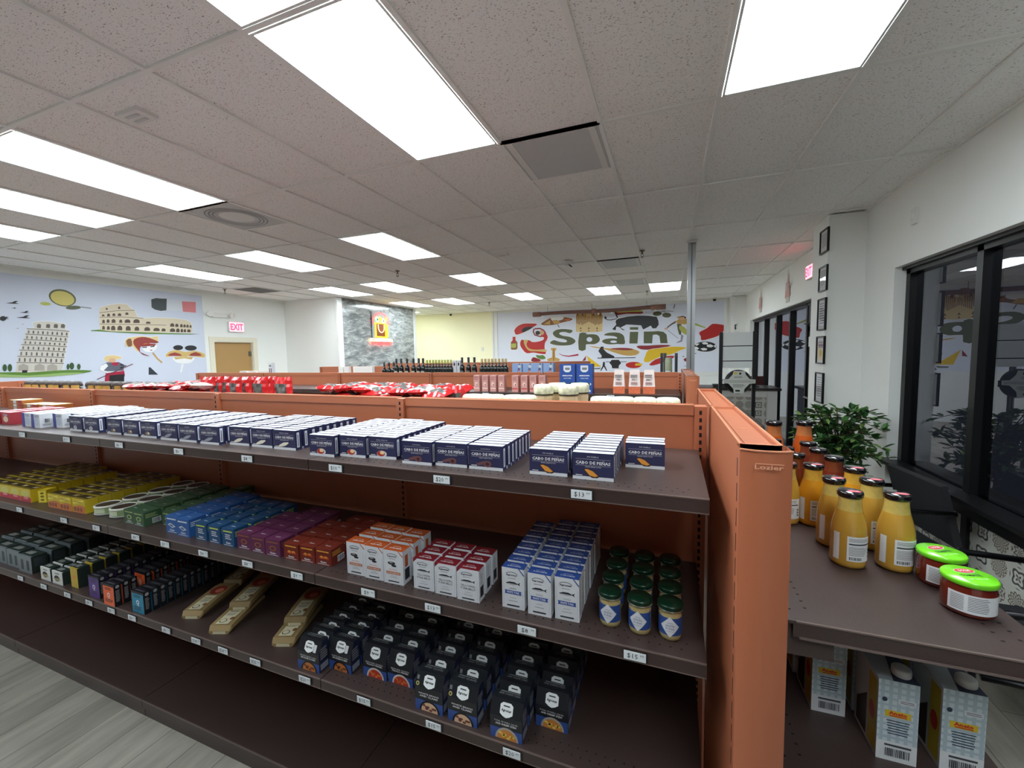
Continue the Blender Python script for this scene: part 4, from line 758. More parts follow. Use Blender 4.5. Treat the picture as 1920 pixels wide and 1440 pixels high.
# --- second shelf: white fish cartons with a coloured roof
FISHK = M('fish_ink', 44, 46, 52, .5)
def fish(t, F, cx, cy, w_, h_, L=2):
    t.poly(F, [(cx-w_*.5, cy), (cx-w_*.25, cy+h_*.45), (cx+w_*.1, cy+h_*.5), (cx+w_*.32, cy+h_*.1), (cx+w_*.5, cy+h_*.6), (cx+w_*.44, cy), (cx+w_*.5, cy-h_*.5), (cx+w_*.32, cy-h_*.08), (cx, cy-h_*.42), (cx-w_*.3, cy-h_*.35)], FISHK, L)
    t.poly(F, [(cx-w_*.40, cy-h_*.04), (cx-w_*.1, cy-h_*.1), (cx+w_*.25, cy-h_*.03), (cx, cy-h_*.3), (cx-w_*.28, cy-h_*.26)], CARDW, L+1)
def white_carton(name, W, D, h, roof, kind, band=None):
    t = MB(); F, T, R, L = faces(W, D, h)
    t.box(0, W, 0, D, 0, h, CARDW, top=roof)
    t.rect(T, 0, 0, W, D, roof, 1); t.text(T, 'AGROMAR', W/2, D*.35, W*.62, D*.16, PRW, 2, .02, 1); t.ell(T, W/2, D*.52, W*.2, D*.12, PRW, 2, 12, 0, 180).ell(T, W/2, D*.51, W*.17, D*.09, roof, 3, 12, 0, 180)
    # folded corner, arch and maker name, picture, caption
    cx = 1 if kind != 'belly' else -1
    if cx > 0: t.poly(F, [(W*.74, h), (W, h), (W, h*.84), (W*.97, h*.84)], roof, 1).poly(F, [(W*.80, h), (W, h), (W, h*.865)], CARDW, 2)
    else: t.poly(F, [(0, h), (W*.2, h), (0, h*.86)], roof, 1)
    t.ell(F, W*.45, h*.845, W*.26, h*.062, FISHK, 2, 14, 0, 180).ell(F, W*.45, h*.845, W*.235, h*.05, CARDW, 3, 14, 0, 180); t.text(F, 'Agromar', W*.45, h*.825, W*.5, h*.05, FISHK, 4, .03, 1)
    t.rect(F, W*.28, h*.742, W*.62, h*.752, PT, 2)
    if kind == 'mussels': t.ell(F, W*.42, h*.62, W*.2, h*.05, FISHK, 2, 12).ell(F, W*.40, h*.64, W*.1, h*.025, M('shell_grey', 150, 140, 130, .5), 3, 10).ell(F, W*.54, h*.55, W*.13, h*.035, FISHK, 2, 12)
    else: fish(t, F, W*.5, h*.625, W*.66, h*.085)
    if kind == 'white': t.text(F, 'SPANISH', W/2, h*.5, W*.30, h*.035, PT, 2, 0, 1); t.poly(F, [(W*.12,h*.36),(W*.88,h*.36),(W*.85,h*.405),(W*.88,h*.45),(W*.12,h*.45),(W*.15,h*.405)], band, 2); t.text(F, 'WHITE TUNA', W/2, h*.405, W*.56, h*.055, PRW, 3, .02, 1)
    elif kind == 'belly': t.text(F, 'YELLOWFIN', W/2, h*.48, W*.64, h*.065, FISHK, 2, .0, 1).text(F, 'TUNA BELLY', W/2, h*.39, W*.68, h*.065, FISHK, 2, .0, 1)
    else: t.text(F, 'MUSSELS', W/2, h*.43, W*.4, h*.035, M('print_orange', 200, 96, 40, .5), 2, .0, 1); t.rect(F, W*.14, h*.29, W*.86, h*.37, band, 2).text(F, 'IN ESCABECHE', W/2, h*.33, W*.62, h*.04, PRW, 3, .02, 1)
    t.rect(F, W*.36, h*.27 if kind != 'mussels' else h*.235, W*.64, h*.277 if kind != 'mussels' else h*.242, PT, 2).rect(F, W*.30, h*.19, W*.70, h*.20, PT, 2).rect(F, W*.22, h*.06, W*.78, h*.095, FISHK, 2)
    t.rect(F, W*.07, h*.03, W*.075, h*.75, PT, 2).rect(F, W*.925, h*.03, W*.93, h*.75, PT, 2)
    t.rect(R, D*.2, h*.12, D*.75, h*.45, FISHK if kind != 'white' else M('pale_grey_print', 190, 192, 196, .5), 1).rect(R, D*.25, h*.5, D*.6, h*.85, roof if kind == 'mussels' else M('pale_grey_print', 190, 192, 196, .5), 1)
    o = t.build(name); o['category'] = 'carton'; return o
BLUR, MARR, ORGR = M('roof_blue', 38, 72, 142, .45), M('roof_maroon', 118, 22, 34, .45), M('roof_orange', 186, 84, 34, .45)
rows(white_carton('tuna_carton', .068, .0345, .121, BLUR, 'white', M('band_blue', 44, 80, 156, .5)), 'white tuna carton with blue top', 'blue-topped white tuna cartons', [(1.149, 1.020, 8), (1.2285, 1.014, 9), (1.3055, 1.018, 9)], S2, .0445)
rows(white_carton('tuna_carton', .0735, .040, .0985, MARR, 'belly'), 'white fish carton with maroon top', 'maroon-topped white fish cartons', [(.845, 1.020, 3), (.9245, 1.016, 3), (1.004, 1.011, 3)], S2, .052)
rows(white_carton('mussel_carton', .0745, .046, .111, ORGR, 'mussels', M('band_orange', 196, 108, 60, .5)), 'white shellfish carton with orange top', 'orange-topped white shellfish cartons', [(.577, 1.024, 3), (.6545, 1.020, 3), (.7325, 1.017, 3)], S2, .062)
# --- small coloured cube boxes
def cube_box(name, W, h, c, c2, kind):
    D = W*.92; t = MB(); F, T, R, L = faces(W, D, h); B = M('card_'+name+kind, *c, .42); P2 = M('card_print_'+name+kind, *c2, .5)
    t.box(0, W, 0, D, 0, h, B); t.text(T, 'Gusto', W/2, D*.4, W*.36, D*.12, PRW, 1, .02, 1)
    t.rect(F, W*.1, h*.80, W*.86, h*.87, P2, 1)
    if kind == 'fish': t.poly(F, [(W*.15,h*.5),(W*.4,h*.6),(W*.8,h*.42),(W*.5,h*.32)], PRW, 1).poly(F, [(W*.28,h*.48),(W*.42,h*.53),(W*.66,h*.43),(W*.5,h*.38)], B, 2)
    elif kind == 'lines': t.lines(F, W*.25, W*.8, h*.7, h*.38, 3, PRW, 1)
    elif kind == 'stew':
        for k in range(9): a_ = k*2.4; t.ell(F, W*(.5+.28*math.cos(a_)*(.4+.07*k)), h*(.48+.2*math.sin(a_*1.3)), W*.11, h*.07, P2 if k % 2 else M('stew_red', 190, 60, 40, .5), 1, 8)
    else: t.ell(F, W*.5, h*.48, W*.24, h*.17, P2, 1, 12).ell(F, W*.5, h*.48, W*.14, h*.1, B, 2, 10)
    t.text(F, 'Gusto', W*.5, h*.2, W*.42, h*.12, PRW, 1, .04, 1); t.rect(F, W*.12, h*.06, W*.86, h*.09, PRW, 1)
    t.barcode(R, D*.5, h*.12, D*.92, h*.42, INK, CARDW); t.lines(R, D*.1, D*.8, h*.85, h*.55, 3, P2, 1)
    o = t.build(name); o['category'] = 'box'; return o
rows(cube_box('stew_box', .070, .060, (116, 42, 30), (222, 160, 60), 'stew'), 'small rust-red box on middle shelf', 'rust-red boxes on middle shelf', [(.2785, 1.030, 3), (.3515, 1.034, 4), (.4245, 1.036, 4)], S2, .078)
rows(cube_box('octopus_box', .0735, .063, (98, 44, 78), (150, 92, 60), 'ring'), 'small plum purple box on middle shelf', 'plum purple boxes on middle shelf', [(.030, 1.034, 3), (.1085, 1.031, 4), (.187, 1.028, 4)], S2, .080)
rows(cube_box('fish_box', .066, .072, (34, 78, 120), (196, 214, 80), 'lines'), 'small teal blue box with white lines', 'teal blue boxes on middle shelf', [(-.215, 1.034, 4), (-.133, 1.033, 4), (-.049, 1.031, 4)], S2, .078)
rows(cube_box('fish_box', .076, .074, (48, 96, 160), (220, 226, 236), 'fish'), 'small bright blue box with fish picture', 'bright blue fish boxes on middle shelf', [(-.412, 1.040, 4), (-.330, 1.034, 4)], S2, .085)
rows(cube_box('olive_box', .075, .064, (62, 92, 66), (170, 190, 120), 'ring'), 'small dark green box on middle shelf', 'dark green boxes on middle shelf', [(-.721, 1.046, 5), (-.643, 1.042, 5), (-.520, 1.085, 5)], S2, .080)
def yellow_box(red):
    W, D, h = .106, .050, .070; t = MB(); F, T, R, L = faces(W, D, h); Y_, O_, B_ = M('yellow_card', 212, 184, 40, .4), M('toast_orange', 206, 128, 80, .5), M('tin_dark', 62, 50, 30, .4)
    t.box(0, W, 0, D, 0, h, Y_, top=B_); t.rect(T, 0, 0, W, D*.25, M('olive_yellow', 140, 124, 34, .5), 1); t.rect(T, W*.62, D*.45, W*.92, D*.8, M('top_glint_cream', 190, 176, 130, .3), 1)  # the cream patch is a highlight painted on the dark top
    if red: t.poly(F, [(0,0),(W,0),(W,h*.35),(W*.5,h*.42),(0,h*.35)], M('card_rose', 190, 70, 80, .5), 1).ell(F, W*.5, h*.62, W*.4, h*.26, M('pale_lime', 206, 202, 110, .5), 2, 14).ell(F, W*.55, h*.3, W*.25, h*.1, M('ham_pink', 226, 140, 140, .5), 3, 12)
    else:
        t.poly(F, [(0,0),(W,0),(W,h*.48),(W*.62,h*.56),(0,h*.38)], O_, 1).poly(F, [(W*.04,h*.55),(W*.9,h*.82),(W*.9,h*.97),(W*.04,h*.68)], M('banner_lemon', 238, 220, 90, .5), 2).text(F, 'TOSTADA', W*.46, h*.765, W*.6, h*.08, INK, 3, .02, 1)
        for k in (.2, .45, .7, .86): t.ell(F, W*k, h*.24, W*.1, h*.16, M('toast_brown', 150, 84, 60, .5) if k < .8 else M('sausage_orange', 224, 130, 70, .5), 3, 10)
    o = t.build('snack_box'); o['category'] = 'box'; return o
rows(yellow_box(False), 'yellow box with orange toast print', 'yellow toast-print boxes on middle shelf', [(-1.362, 1.047, 8), (-1.252, 1.046, 8), (-1.142, 1.048, 8)], S2, .053)
rows(yellow_box(True), 'yellow box with rose lower half', 'yellow and rose boxes on middle shelf', [(-2.08, 1.050, 8), (-1.97, 1.050, 8), (-1.86, 1.050, 8), (-1.75, 1.050, 7), (-1.64, 1.050, 7)], S2, .053)
t = MB().box(-.022, .022, 0, .05, 0, .066, M('yellow_card')).rect(Fr((-.022,0,0), (1,0,0), (0,0,1), (0,-1,0)), .004, .004, .040, .062, M('banner_lemon'), 1); f = Fr((-.022,0,0), (1,0,0), (0,0,1), (0,-1,0))
for z in (.015, .033, .050): t.ell(f, .022, z, .010, .006, M('olive_yellow'), 2, 8)
o = t.build('snack_box', None, (-1.475, 1.07, S2), math.radians(24)); tag(o, 'single bright yellow box turned sideways on middle shelf', 'box')
# --- round pale green tins
def tin():
    o = empty('round_tin'); o['category'] = 'tin'; B = M('tin_green_print', 150, 172, 120, .4)
    MB().lathe([(.046, 0), (.052, .004), (.052, .008)], CARDW, 26).build('base', o); MB().lathe([(.050, .0085), (.050, .036)], B, 26, cap=True).build('body', o)
    MB().band(.0505, .012, .033, math.radians(-120), math.radians(-60), M('tin_label_cream', 214, 222, 190, .4)).build('label', o)
    MB().lathe([(.052, .0365), (.052, .043), (.047, .045), (.046, .041)], M('tin_rim', 226, 226, 214, .3), 26).lathe([(.045, .0412), (.001, .0412)], M('tin_lid_dark', 60, 46, 36, .4), 26, cap=False).build('lid', o); return o
rows(tin(), 'round pale green tin beside yellow boxes', 'round pale green tins on middle shelf', [(-.955, 1.10, 4), (-.840, 1.105, 4)], S2, .112, jit=20)
# --- glass jars with dark green lids
def bean_jar():
    o = empty('tuna_jar'); o['category'] = 'jar'
    J = M('jar_glass_beige', 176, 158, 108, .12, coat=.6, noise=.25, ns=55)
    MB().lathe([(.022, 0), (.0275, .003), (.0285, .012), (.0285, .066), (.0265, .074), (.0265, .078)], J, 28).build('body', o)
    B = M('label_blue', 40, 74, 140, .45); t = MB().band(.0288, .016, .062, math.radians(-170), math.radians(-10), B, 18); t.build('label', o)
    d = Fr((0,-.0291,.039), (1,0,0), (0,0,1), (0,-1,0)); t = MB()
    n_ = 14; vs_ = []
    for k in range(n_+1):
        x = -.0235+.047*k/n_; hz_ = .027*(1-abs(x)/.0235)+.0001
        for z in (.039-hz_, .039+hz_): vs_.append((.0291*math.sin(x/.0288), -.0291*math.cos(x/.0288), z))
    t.add(vs_, [(2*k, 2*k+2, 2*k+3, 2*k+1) for k in range(n_)], CARDW, True)
    t2 = Fr((0,-.0300,.039), (1,0,0), (0,0,1), (0,-1,0)); t.text(t2, 'ATUN', 0, .011, .012, .003, B, 1, .0, 1).text(t2, 'WHITE', 0, .004, .022, .0045, B, 1, .0, 1).text(t2, 'TUNA', 0, -.0035, .022, .0045, B, 1, .0, 1).text(t2, 'IN OLIVE OIL', 0, -.0105, .018, .0022, B, 1, .0, 1); t.build('diamond_label', o)
    K = M('lid_green', 14, 48, 32, .28, .3); t = MB().lathe([(.0305, .078), (.0315, .080), (.0315, .089), (.0295, .0925), (.001, .0925)], K, 30).lathe([(.0318, .0785), (.0318, .0815)], M('lid_rim_steel', 190, 200, 190, .2, .8), 30, cap=False); t.build('lid', o); return o
rows(bean_jar(), 'glass tuna jar with green lid', 'green-lidded tuna jars', [(1.4525, 1.052, 4), (1.530, 1.046, 4), (1.606, 1.048, 4)], S2, .080, jit=8)
# --- bottom shelf: black meal boxes with a badge and a dish
def meal_box(kind):
    W, D, h = .0985, (.046 if kind == 'steak' else .050), .108 if kind != 'white' else .116; t = MB(); F, T, R, L = faces(W, D, h)
    K = M('black_card', 30, 33, 38, .4); BL = M('meal_blue', 52, 82, 150, .45); hz = h-.040
    # body with a sloping shoulder at the front
    v = [(0,0,0),(W,0,0),(W,D,0),(0,D,0),(0,0,hz),(W,0,hz),(W,.019,h),(0,.019,h),(W,D,h),(0,D,h)]
    t.add(v, [(0,3,2,1),(0,1,5,4),(4,5,6,7),(7,6,8,9),(2,3,9,8)], K); t.add(v, [(1,2,8,6,5),(3,0,4,7,9)], M('navy_side', 34, 40, 68, .42))
    t.rect(F, 0, 0, W, h*.30, BL, 1)
    bowl = {'steak': (M('bowl_black', 20, 20, 22, .4), M('stew_orange', 196, 120, 62, .5)), 'pepper': (M('bowl_white', 214, 206, 198, .4), M('pepper_red', 186, 58, 40, .5)), 'white': (M('bowl_black', 20, 20, 22, .4), M('bean_cream', 222, 184, 150, .5)), 'hake': (M('bowl_grey', 176, 170, 160, .4), M('broth_orange', 206, 132, 62, .5))}[kind]
    r = W*.36
    t.ell(F, W*.52, .001, r, r*1.02, bowl[0], 2, 18, 0, 180).ell(F, W*.52, .001, r*.84, r*.84, bowl[1], 3, 16, 0, 180)
    rr = random.Random(3)
    for k in range(7): t.ell(F, W*(.52+rr.uniform(-.2,.2)), rr.uniform(.006, .022), .006, .004, {'steak': M('steak_brown', 120, 66, 40, .5), 'pepper': M('pepper_orange', 226, 120, 60, .5), 'white': M('clam_brown', 120, 70, 60, .5), 'hake': M('noodle_yellow', 236, 200, 90, .5)}[kind], 4, 7)
    sl = math.hypot(.019, .040); F_ = F; F = Fr((0,0,hz), (1,0,0), (0,.019/sl,.040/sl), (0,-.040/sl,.019/sl)); B = M('badge_silver', 232, 234, 234, .35); by = .0205
    t.poly(F, [(W*.30,by-.012),(W*.30,by+.010),(W*.38,by+.016),(W*.62,by+.016),(W*.70,by+.010),(W*.70,by-.012),(W*.60,by-.018),(W*.5,by-.021),(W*.40,by-.018)], B, 2)
    t.text(F, 'Agromar', W*.5, by-.004, W*.32, .009, INK, 3, .04, 1).rect(F, W*.40, by+.006, W*.60, by+.009, INK, 3)
    F2, F = F, F_
    cap = {'steak': ('WHITE BEANS AND', 'MUSHROOMS'), 'pepper': ('BEANS AND CHORIZO', 'PIQUILLO PEPPERS'), 'white': ('WHITE BEANS', 'AND CLAMS'), 'hake': ('TUNA, MUSSELS, SQUID', 'AND SHRIMP STEW')}[kind]
    t.text(F, cap[0], W*.5, h*.49, W*.74, .0055, PRW, 2, .02 if kind == 'white' else 0, 1).text(F, cap[1], W*.5, h*.42, W*.66, .006, PRW, 2, .03, 1)
    t.text(T, cap[1], W*.5, D*.74, W*.66, .006, M('print_dull', 150, 150, 152, .5), 1, .0, 1).rect(T, W*.2, D*.88, W*.8, D*.92, M('print_dull'), 1)
    if kind == 'steak': t.rect(F2, W*.72, by-.016, W*.84, by+.008, CARDW, 4)
    if kind == 'white': t.ell(F2, W*.09, by-.012, .006, .006, M('seal_gold', 190, 176, 110, .4), 2, 12).ell(F2, W*.09, by-.012, .003, .003, K, 3, 10).rect(F2, W*.04, by-.001, W*.12, by+.010, PT, 2)
    t.rect(R, D*.12, h*.06, D*.9, h*.27, M('side_grey', 140, 146, 158, .5), 1).lines(R, D*.15, D*.85, h*.8, h*.4, 5, M('print_dull'), 1)
    o = t.build('meal_box'); o['category'] = 'box'; return o
rows(meal_box('steak'), 'black meal box with dark bowl and white seal', 'black mushroom meal boxes on bottom shelf', [(.354, .998, 8), (.4625, 1.034, 7)], S3, .0545)
rows(meal_box('pepper'), 'black meal box with red pepper dish', 'black pepper meal boxes on bottom shelf', [(.602, 1.049, 5), (.7045, 1.053, 5)], S3, .066)
rows(meal_box('white'), 'tall black meal box with bean dish', 'tall black bean meal boxes on bottom shelf', [(.853, .992, 6), (.971, .990, 6)], S3, .068)
rows(meal_box('hake'), 'black meal box with orange soup bowl', 'black soup meal boxes on bottom shelf', [(1.115, .985, 6), (1.230, 1.063, 5)], S3, .066)
# --- slim coloured boxes
def slim_box(name, W, D, h, c, deco=True):
    t = MB(); F, T, R, L = faces(W, D, h); B = M('slim_'+name, *c, .4); K = M('slim_black', 24, 24, 30, .4)
    t.box(0, W, 0, D, 0, h, K); t.rect(F, .003, .001, W-.003, h-.010, B, 1)
    if deco: t.ell(F, W*.5, h*.50, .011, .011, PRW, 2, 12).ell(F, W*.5, h*.50, .006, .006, B, 3, 8).lines(F, W*.2, W*.8, h*.85, h*.72, 2, K, 2).lines(F, W*.15, W*.85, h*.32, h*.14, 3, K, 2).rect(F, W*.45, h*.34, W*.6, h*.37, PRW, 2)
    t.ell(R, D*.5, h*.9, D*.3, D*.3, M('print_dull'), 1, 8).lines(R, D*.2, D*.8, h*.75, h*.2, 8, M('print_dull'), 1); t.rect(T, W*.15, D*.25, W*.85, D*.6, M('print_dark', 66, 66, 74, .5), 1)
    o = t.build(name); o['category'] = 'box'; return o
rows(slim_box('teal_box', .088, .026, .098, (30, 140, 176)), 'slim dark box with teal front on bottom shelf', 'slim teal-front boxes on bottom shelf', [(-.636, 1.006, 14)], S3, .031)
ob = slim_box('orange_box', .088, .026, .101, (240, 104, 54))
rows(ob, 'slim box with orange front, near stack', 'slim orange-front boxes on bottom shelf', [(-.832, .997, 3)], S3, .031)
for k in range(8): dup(ob, (-.826+.004*(k % 3), 1.115+k*.034, S3), math.radians(random.uniform(-2, 2)), 'slim box with orange front behind the gap, %s from front' % ORD[k], 'slim orange-front boxes on bottom shelf')
rows(slim_box('purple_box', .086, .026, .104, (88, 56, 140)), 'slim dark box with purple front', 'slim purple-front boxes on bottom shelf', [(-.982, 1.012, 10)], S3, .034)
def tea_box(c, W, D, h, pic):
    t = MB(); F, T, R, L = faces(W, D, h); K = M('tea_dark', 38, 50, 46, .42); B = M('tea_front_'+pic, *c, .42)
    t.box(0, W, 0, D, 0, h, K, front=B); t.rect(T, W*.15, D*.3, W*.6, D*.75, M('tea_top_print', 128, 132, 128, .5), 1).rect(T, 0, 0, W, D*.12, B, 1)
    if pic == 'yellow': t.lines(F, W*.12, W*.88, h*.9, h*.7, 2, GLD, 1); t.ell(F, W*.5, h*.55, W*.25, h*.1, M('melon', 226, 150, 90, .5), 1, 10); t.lines(F, W*.12, W*.88, h*.3, h*.1, 3, GLD, 1)
    elif pic == 'grey':
        for xx in (.2, .62): t.rect(F, W*xx, h*.15, W*(xx+.2), h*.75, M('tea_panel', 58, 66, 70, .5), 1)
        t.rect(R, D*.15, h*.4, D*.85, h*.9, M('tea_panel'), 1)
    else: t.ell(F, W*.45, h*.45, W*.26, h*.24, FISHK, 1, 12).ell(F, W*.5, h*.38, W*.3, h*.1, M('straw', 170, 160, 110, .5), 2, 10).rect(F, W*.3, h*.8, W*.7, h*.86, FISHK, 1)
    o = t.build('tea_box'); o['category'] = 'box'; return o
rows(tea_box((206, 178, 60), .062, .048, .099, 'yellow'), 'dark box with yellow front on bottom shelf', 'yellow-front dark boxes on bottom shelf', [(-1.178, 1.030, 7)], S3, .056)
rows(tea_box((224, 226, 222), .094, .040, .066, 'white'), 'low dark box with white front', 'white-front low boxes on bottom shelf', [(-1.432, 1.020, 8), (-1.318, 1.018, 8)], S3, .047)
rows(tea_box((118, 128, 132), .132, .062, .092, 'grey'), 'large grey box on bottom shelf', 'large grey boxes at left of bottom shelf', [(-2.110, 1.040, 4), (-1.965, 1.040, 4), (-1.820, 1.036, 4), (-1.668, 1.026, 5)], S3, .078)
# --- long bread packs lying towards the front
def bread():
    o = empty('bread_pack'); o['category'] = 'bread pack'
    B = M('kraft_tan', 150, 126, 84, .5, noise=.08, ns=40); t = MB(); Ln, W2 = .235, .048
    ys = [0, .012, .10, .2, Ln]; prof = []
    vs_, fs = [], []
    for i, y in enumerate(ys):
        z1 = [.014, .030, .033, .033, .026][i]; ww = W2*(1 if i else .9)
        vs_ += [(-ww*.8, y, 0), (ww*.8, y, 0), (ww, y, z1*.55), (ww*.92, y, z1), (-ww*.92, y, z1), (-ww, y, z1*.55)]
    n = 6
    for i in range(len(ys)-1):
        for k in range(n): fs.append((i*n+k, i*n+(k+1) % n, (i+1)*n+(k+1) % n, (i+1)*n+k))
    fs += [tuple(range(n)), tuple(range(len(ys)*n-1, len(ys)*n-n-1, -1))]
    t.add(vs_, fs, B); t.build('body', o)
    f = Fr((0, 0, .0336), (1,0,0), (0,1,0), (0,0,1), .0005); C1 = M('pack_cream', 212, 204, 172, .5)
    t = MB().rect(f, -.026, .016, .026, .12, C1, 0).text(f, 'TOSTAS', 0, .098, .040, .009, INK, 1, .02, 1).lines(f, -.02, .02, .088, .07, 3, PT, 1).ell(f, -.006, .036, .015, .013, INK, 1, 14).ell(f, -.006, .036, .012, .0105, C1, 2, 12).ell(f, .020, .052, .008, .010, BRN, 1, 10); t.build('label', o)
    MB().ell(f, 0, .165, .034, .036, M('tomato_print', 150, 50, 38, .5), 0, 16).ell(f, .008, .16, .018, .018, M('ham_print', 206, 120, 96, .5), 1, 12).build('picture', o)
    MB().rect(Fr((0,-.0002,0), (1,0,0), (0,0,1), (0,-1,0)), -.026, .001, .026, .013, C1, 0).build('end_label', o); return o
bp = bread(); n = 0
for (x, y, rz, z, lab) in ((-.320, 1.055, 19, 0, 'front olive-tan bread pack left of the other packs'), (-.400, 1.290, 21, 0, 'olive-tan bread pack behind the leftmost one'), (-.104, 1.026, 20, 0, 'front bread pack with tomato picture, middle pile'), (-.128, 1.13, 22, .0345, 'bread pack on top of middle pile, second back'), (-.225, 1.265, 24, 0, 'bread pack at the back of middle pile, on the shelf'),
      (.208, 1.058, 20, 0, 'front kraft bread pack beside the black meal boxes'), (.190, 1.13, 22, .0345, 'kraft bread pack lying on the one beside black boxes')):
    q = Vector((x, y, S3+z))
    if n == 0: bp.location = q; bp.rotation_euler = (0, 0, math.radians(rz)); bp['label'] = lab; bp['group'] = 'long bread packs'; c = bp
    else: c = dup(bp, q, math.radians(rz), lab, 'long bread packs')
    n += 1
# ================================================================ SAUCE BOTTLES AND JARS ON THE END UNIT
CAPK = M('cap_black', 16, 14, 18, .16, coat=.8); STK = M('cap_sticker_red', 214, 84, 98, .4); LABW = M('label_white', 224, 226, 228, .45)
def sauce_bottle(c1, c2, sticker, nm, label=True):
    o = empty('sauce_bottle'); o['category'] = 'bottle'
    B = M('sauce_'+nm, *c1, .14, coat=.7, noise=.10, ns=18); B2 = M('sauce_neck_'+nm, *c2, .12, coat=.7, noise=.22, ns=70)
    MB().lathe([(.028, 0), (.0345, .004), (.036, .012), (.036, .078), (.0355, .088), (.0335, .104), (.0295, .121), (.0255, .136)], B, 32).build('body', o)
    MB().lathe([(.0255, .136), (.0238, .146), (.0228, .156), (.0228, .168)], B2, 32, cap=True).build('neck', o)
    MB().lathe([(.0248, .168), (.026, .170), (.026, .178), (.0246, .1815), (.001, .182)], CAPK, 30).build('cap', o)
    if sticker:
        t = MB(); f = Fr((0, 0, .1822), (1,0,0), (0,1,0), (0,0,1), .0004); t.ell(f, .006, -.006, .014, .008, STK, 0, 14).text(f, 'SOLIS', .006, -.006, .018, .005, PRW, 1, .02, 1); t.build('cap_sticker', o)
    if label:
        a0, a1 = math.radians(-112), math.radians(-18); t = MB().band(.0363, .020, .080, a0, a1, LABW, 14)
        def strip(z0, z1, b0, b1, m): t.band(.0365, z0, z1, a0+(a1-a0)*b0, a0+(a1-a0)*b1, m, 8)
        for k in range(3): strip(.074-k*.003, .0752-k*.003, .06, .8, PT)
        strip(.060, .0635, .06, .9, M('print_ink_grey', 66, 68, 74, .6))
        for k in range(7): strip(.054-k*.0032, .0552-k*.0032, .06, random.uniform(.6, .72), PT)
        for k in range(12): strip(.0235, .0305, .08+k*.035, .08+k*.035+random.choice((.012, .02, .026)), INK)
        for k in range(3): strip(.045-k*.008, .050-k*.008, .84, .93, M('print_ink_grey'))
        t.build('label', o); MB().band(.0363, .018, .084, math.radians(-158), math.radians(-136), LABW, 5).build('front_label', o)
    return o
yb = sauce_bottle((196, 150, 58), (198, 172, 92), True, 'mustard')
Y = ('mustard yellow sauce bottle', 'mustard sauce bottles on end unit')
POS = [((2.010, 1.150), 'nearest left mustard bottle, label facing the aisle'), ((2.105, 1.162), 'mustard bottle right beside the green-lidded dip jars'), ((2.012, 1.262), 'mustard bottle directly behind the nearest left one'), ((2.098, 1.275), 'mustard bottle second in the right row, white side label'),
       ((1.935, 1.395), 'mustard bottle half hidden behind the terracotta post')]
for i, ((x, y), lab) in enumerate(POS):
    if i == 0: yb.location = (x, y, ES1); yb['label'] = lab; yb['group'] = Y[1]
    else: dup(yb, (x, y, ES1), math.radians(random.uniform(-14, 10) if i != 4 else -20), lab, Y[1])
ob_ = sauce_bottle((216, 146, 28), (208, 160, 60), True, 'amber')
for i, ((x, y), lab) in enumerate((((2.004, 1.400), 'amber yellow bottle third back in the left row'), ((2.100, 1.390), 'amber yellow bottle third back in the right row'))):
    if i == 0: ob_.location = (x, y, ES1); ob_['label'] = lab; ob_['group'] = Y[1]
    else: dup(ob_, (x, y, ES1), 0, lab, Y[1])
rb = sauce_bottle((112, 40, 22), (120, 56, 34), False, 'brick')
RP = [((1.992, 1.535), 'dark red sauce bottle fourth back in the left row'), ((2.092, 1.520), 'dark red sauce bottle right of the other dark ones'), ((1.985, 1.630), 'dark red sauce bottle fifth back in the left row'), ((2.080, 1.630), 'dark red bottle under the plant leaves, right row'), ((1.975, 1.760), 'dark red bottle farthest back in the left row'), ((2.080, 1.740), 'dark red bottle with dull lid at back of right row'), ((1.905, 1.60), 'dark red bottle peeking from behind the post'), ((1.905, 1.70), 'dark red bottle, second one behind the post')]
for i, ((x, y), lab) in enumerate(RP):
    if i == 0: rb.location = (x, y, ES1); rb['label'] = lab; rb['group'] = 'dark red sauce bottles on end unit'
    else: dup(rb, (x, y, ES1), math.radians(random.uniform(-20, 20)), lab, 'dark red sauce bottles on end unit')
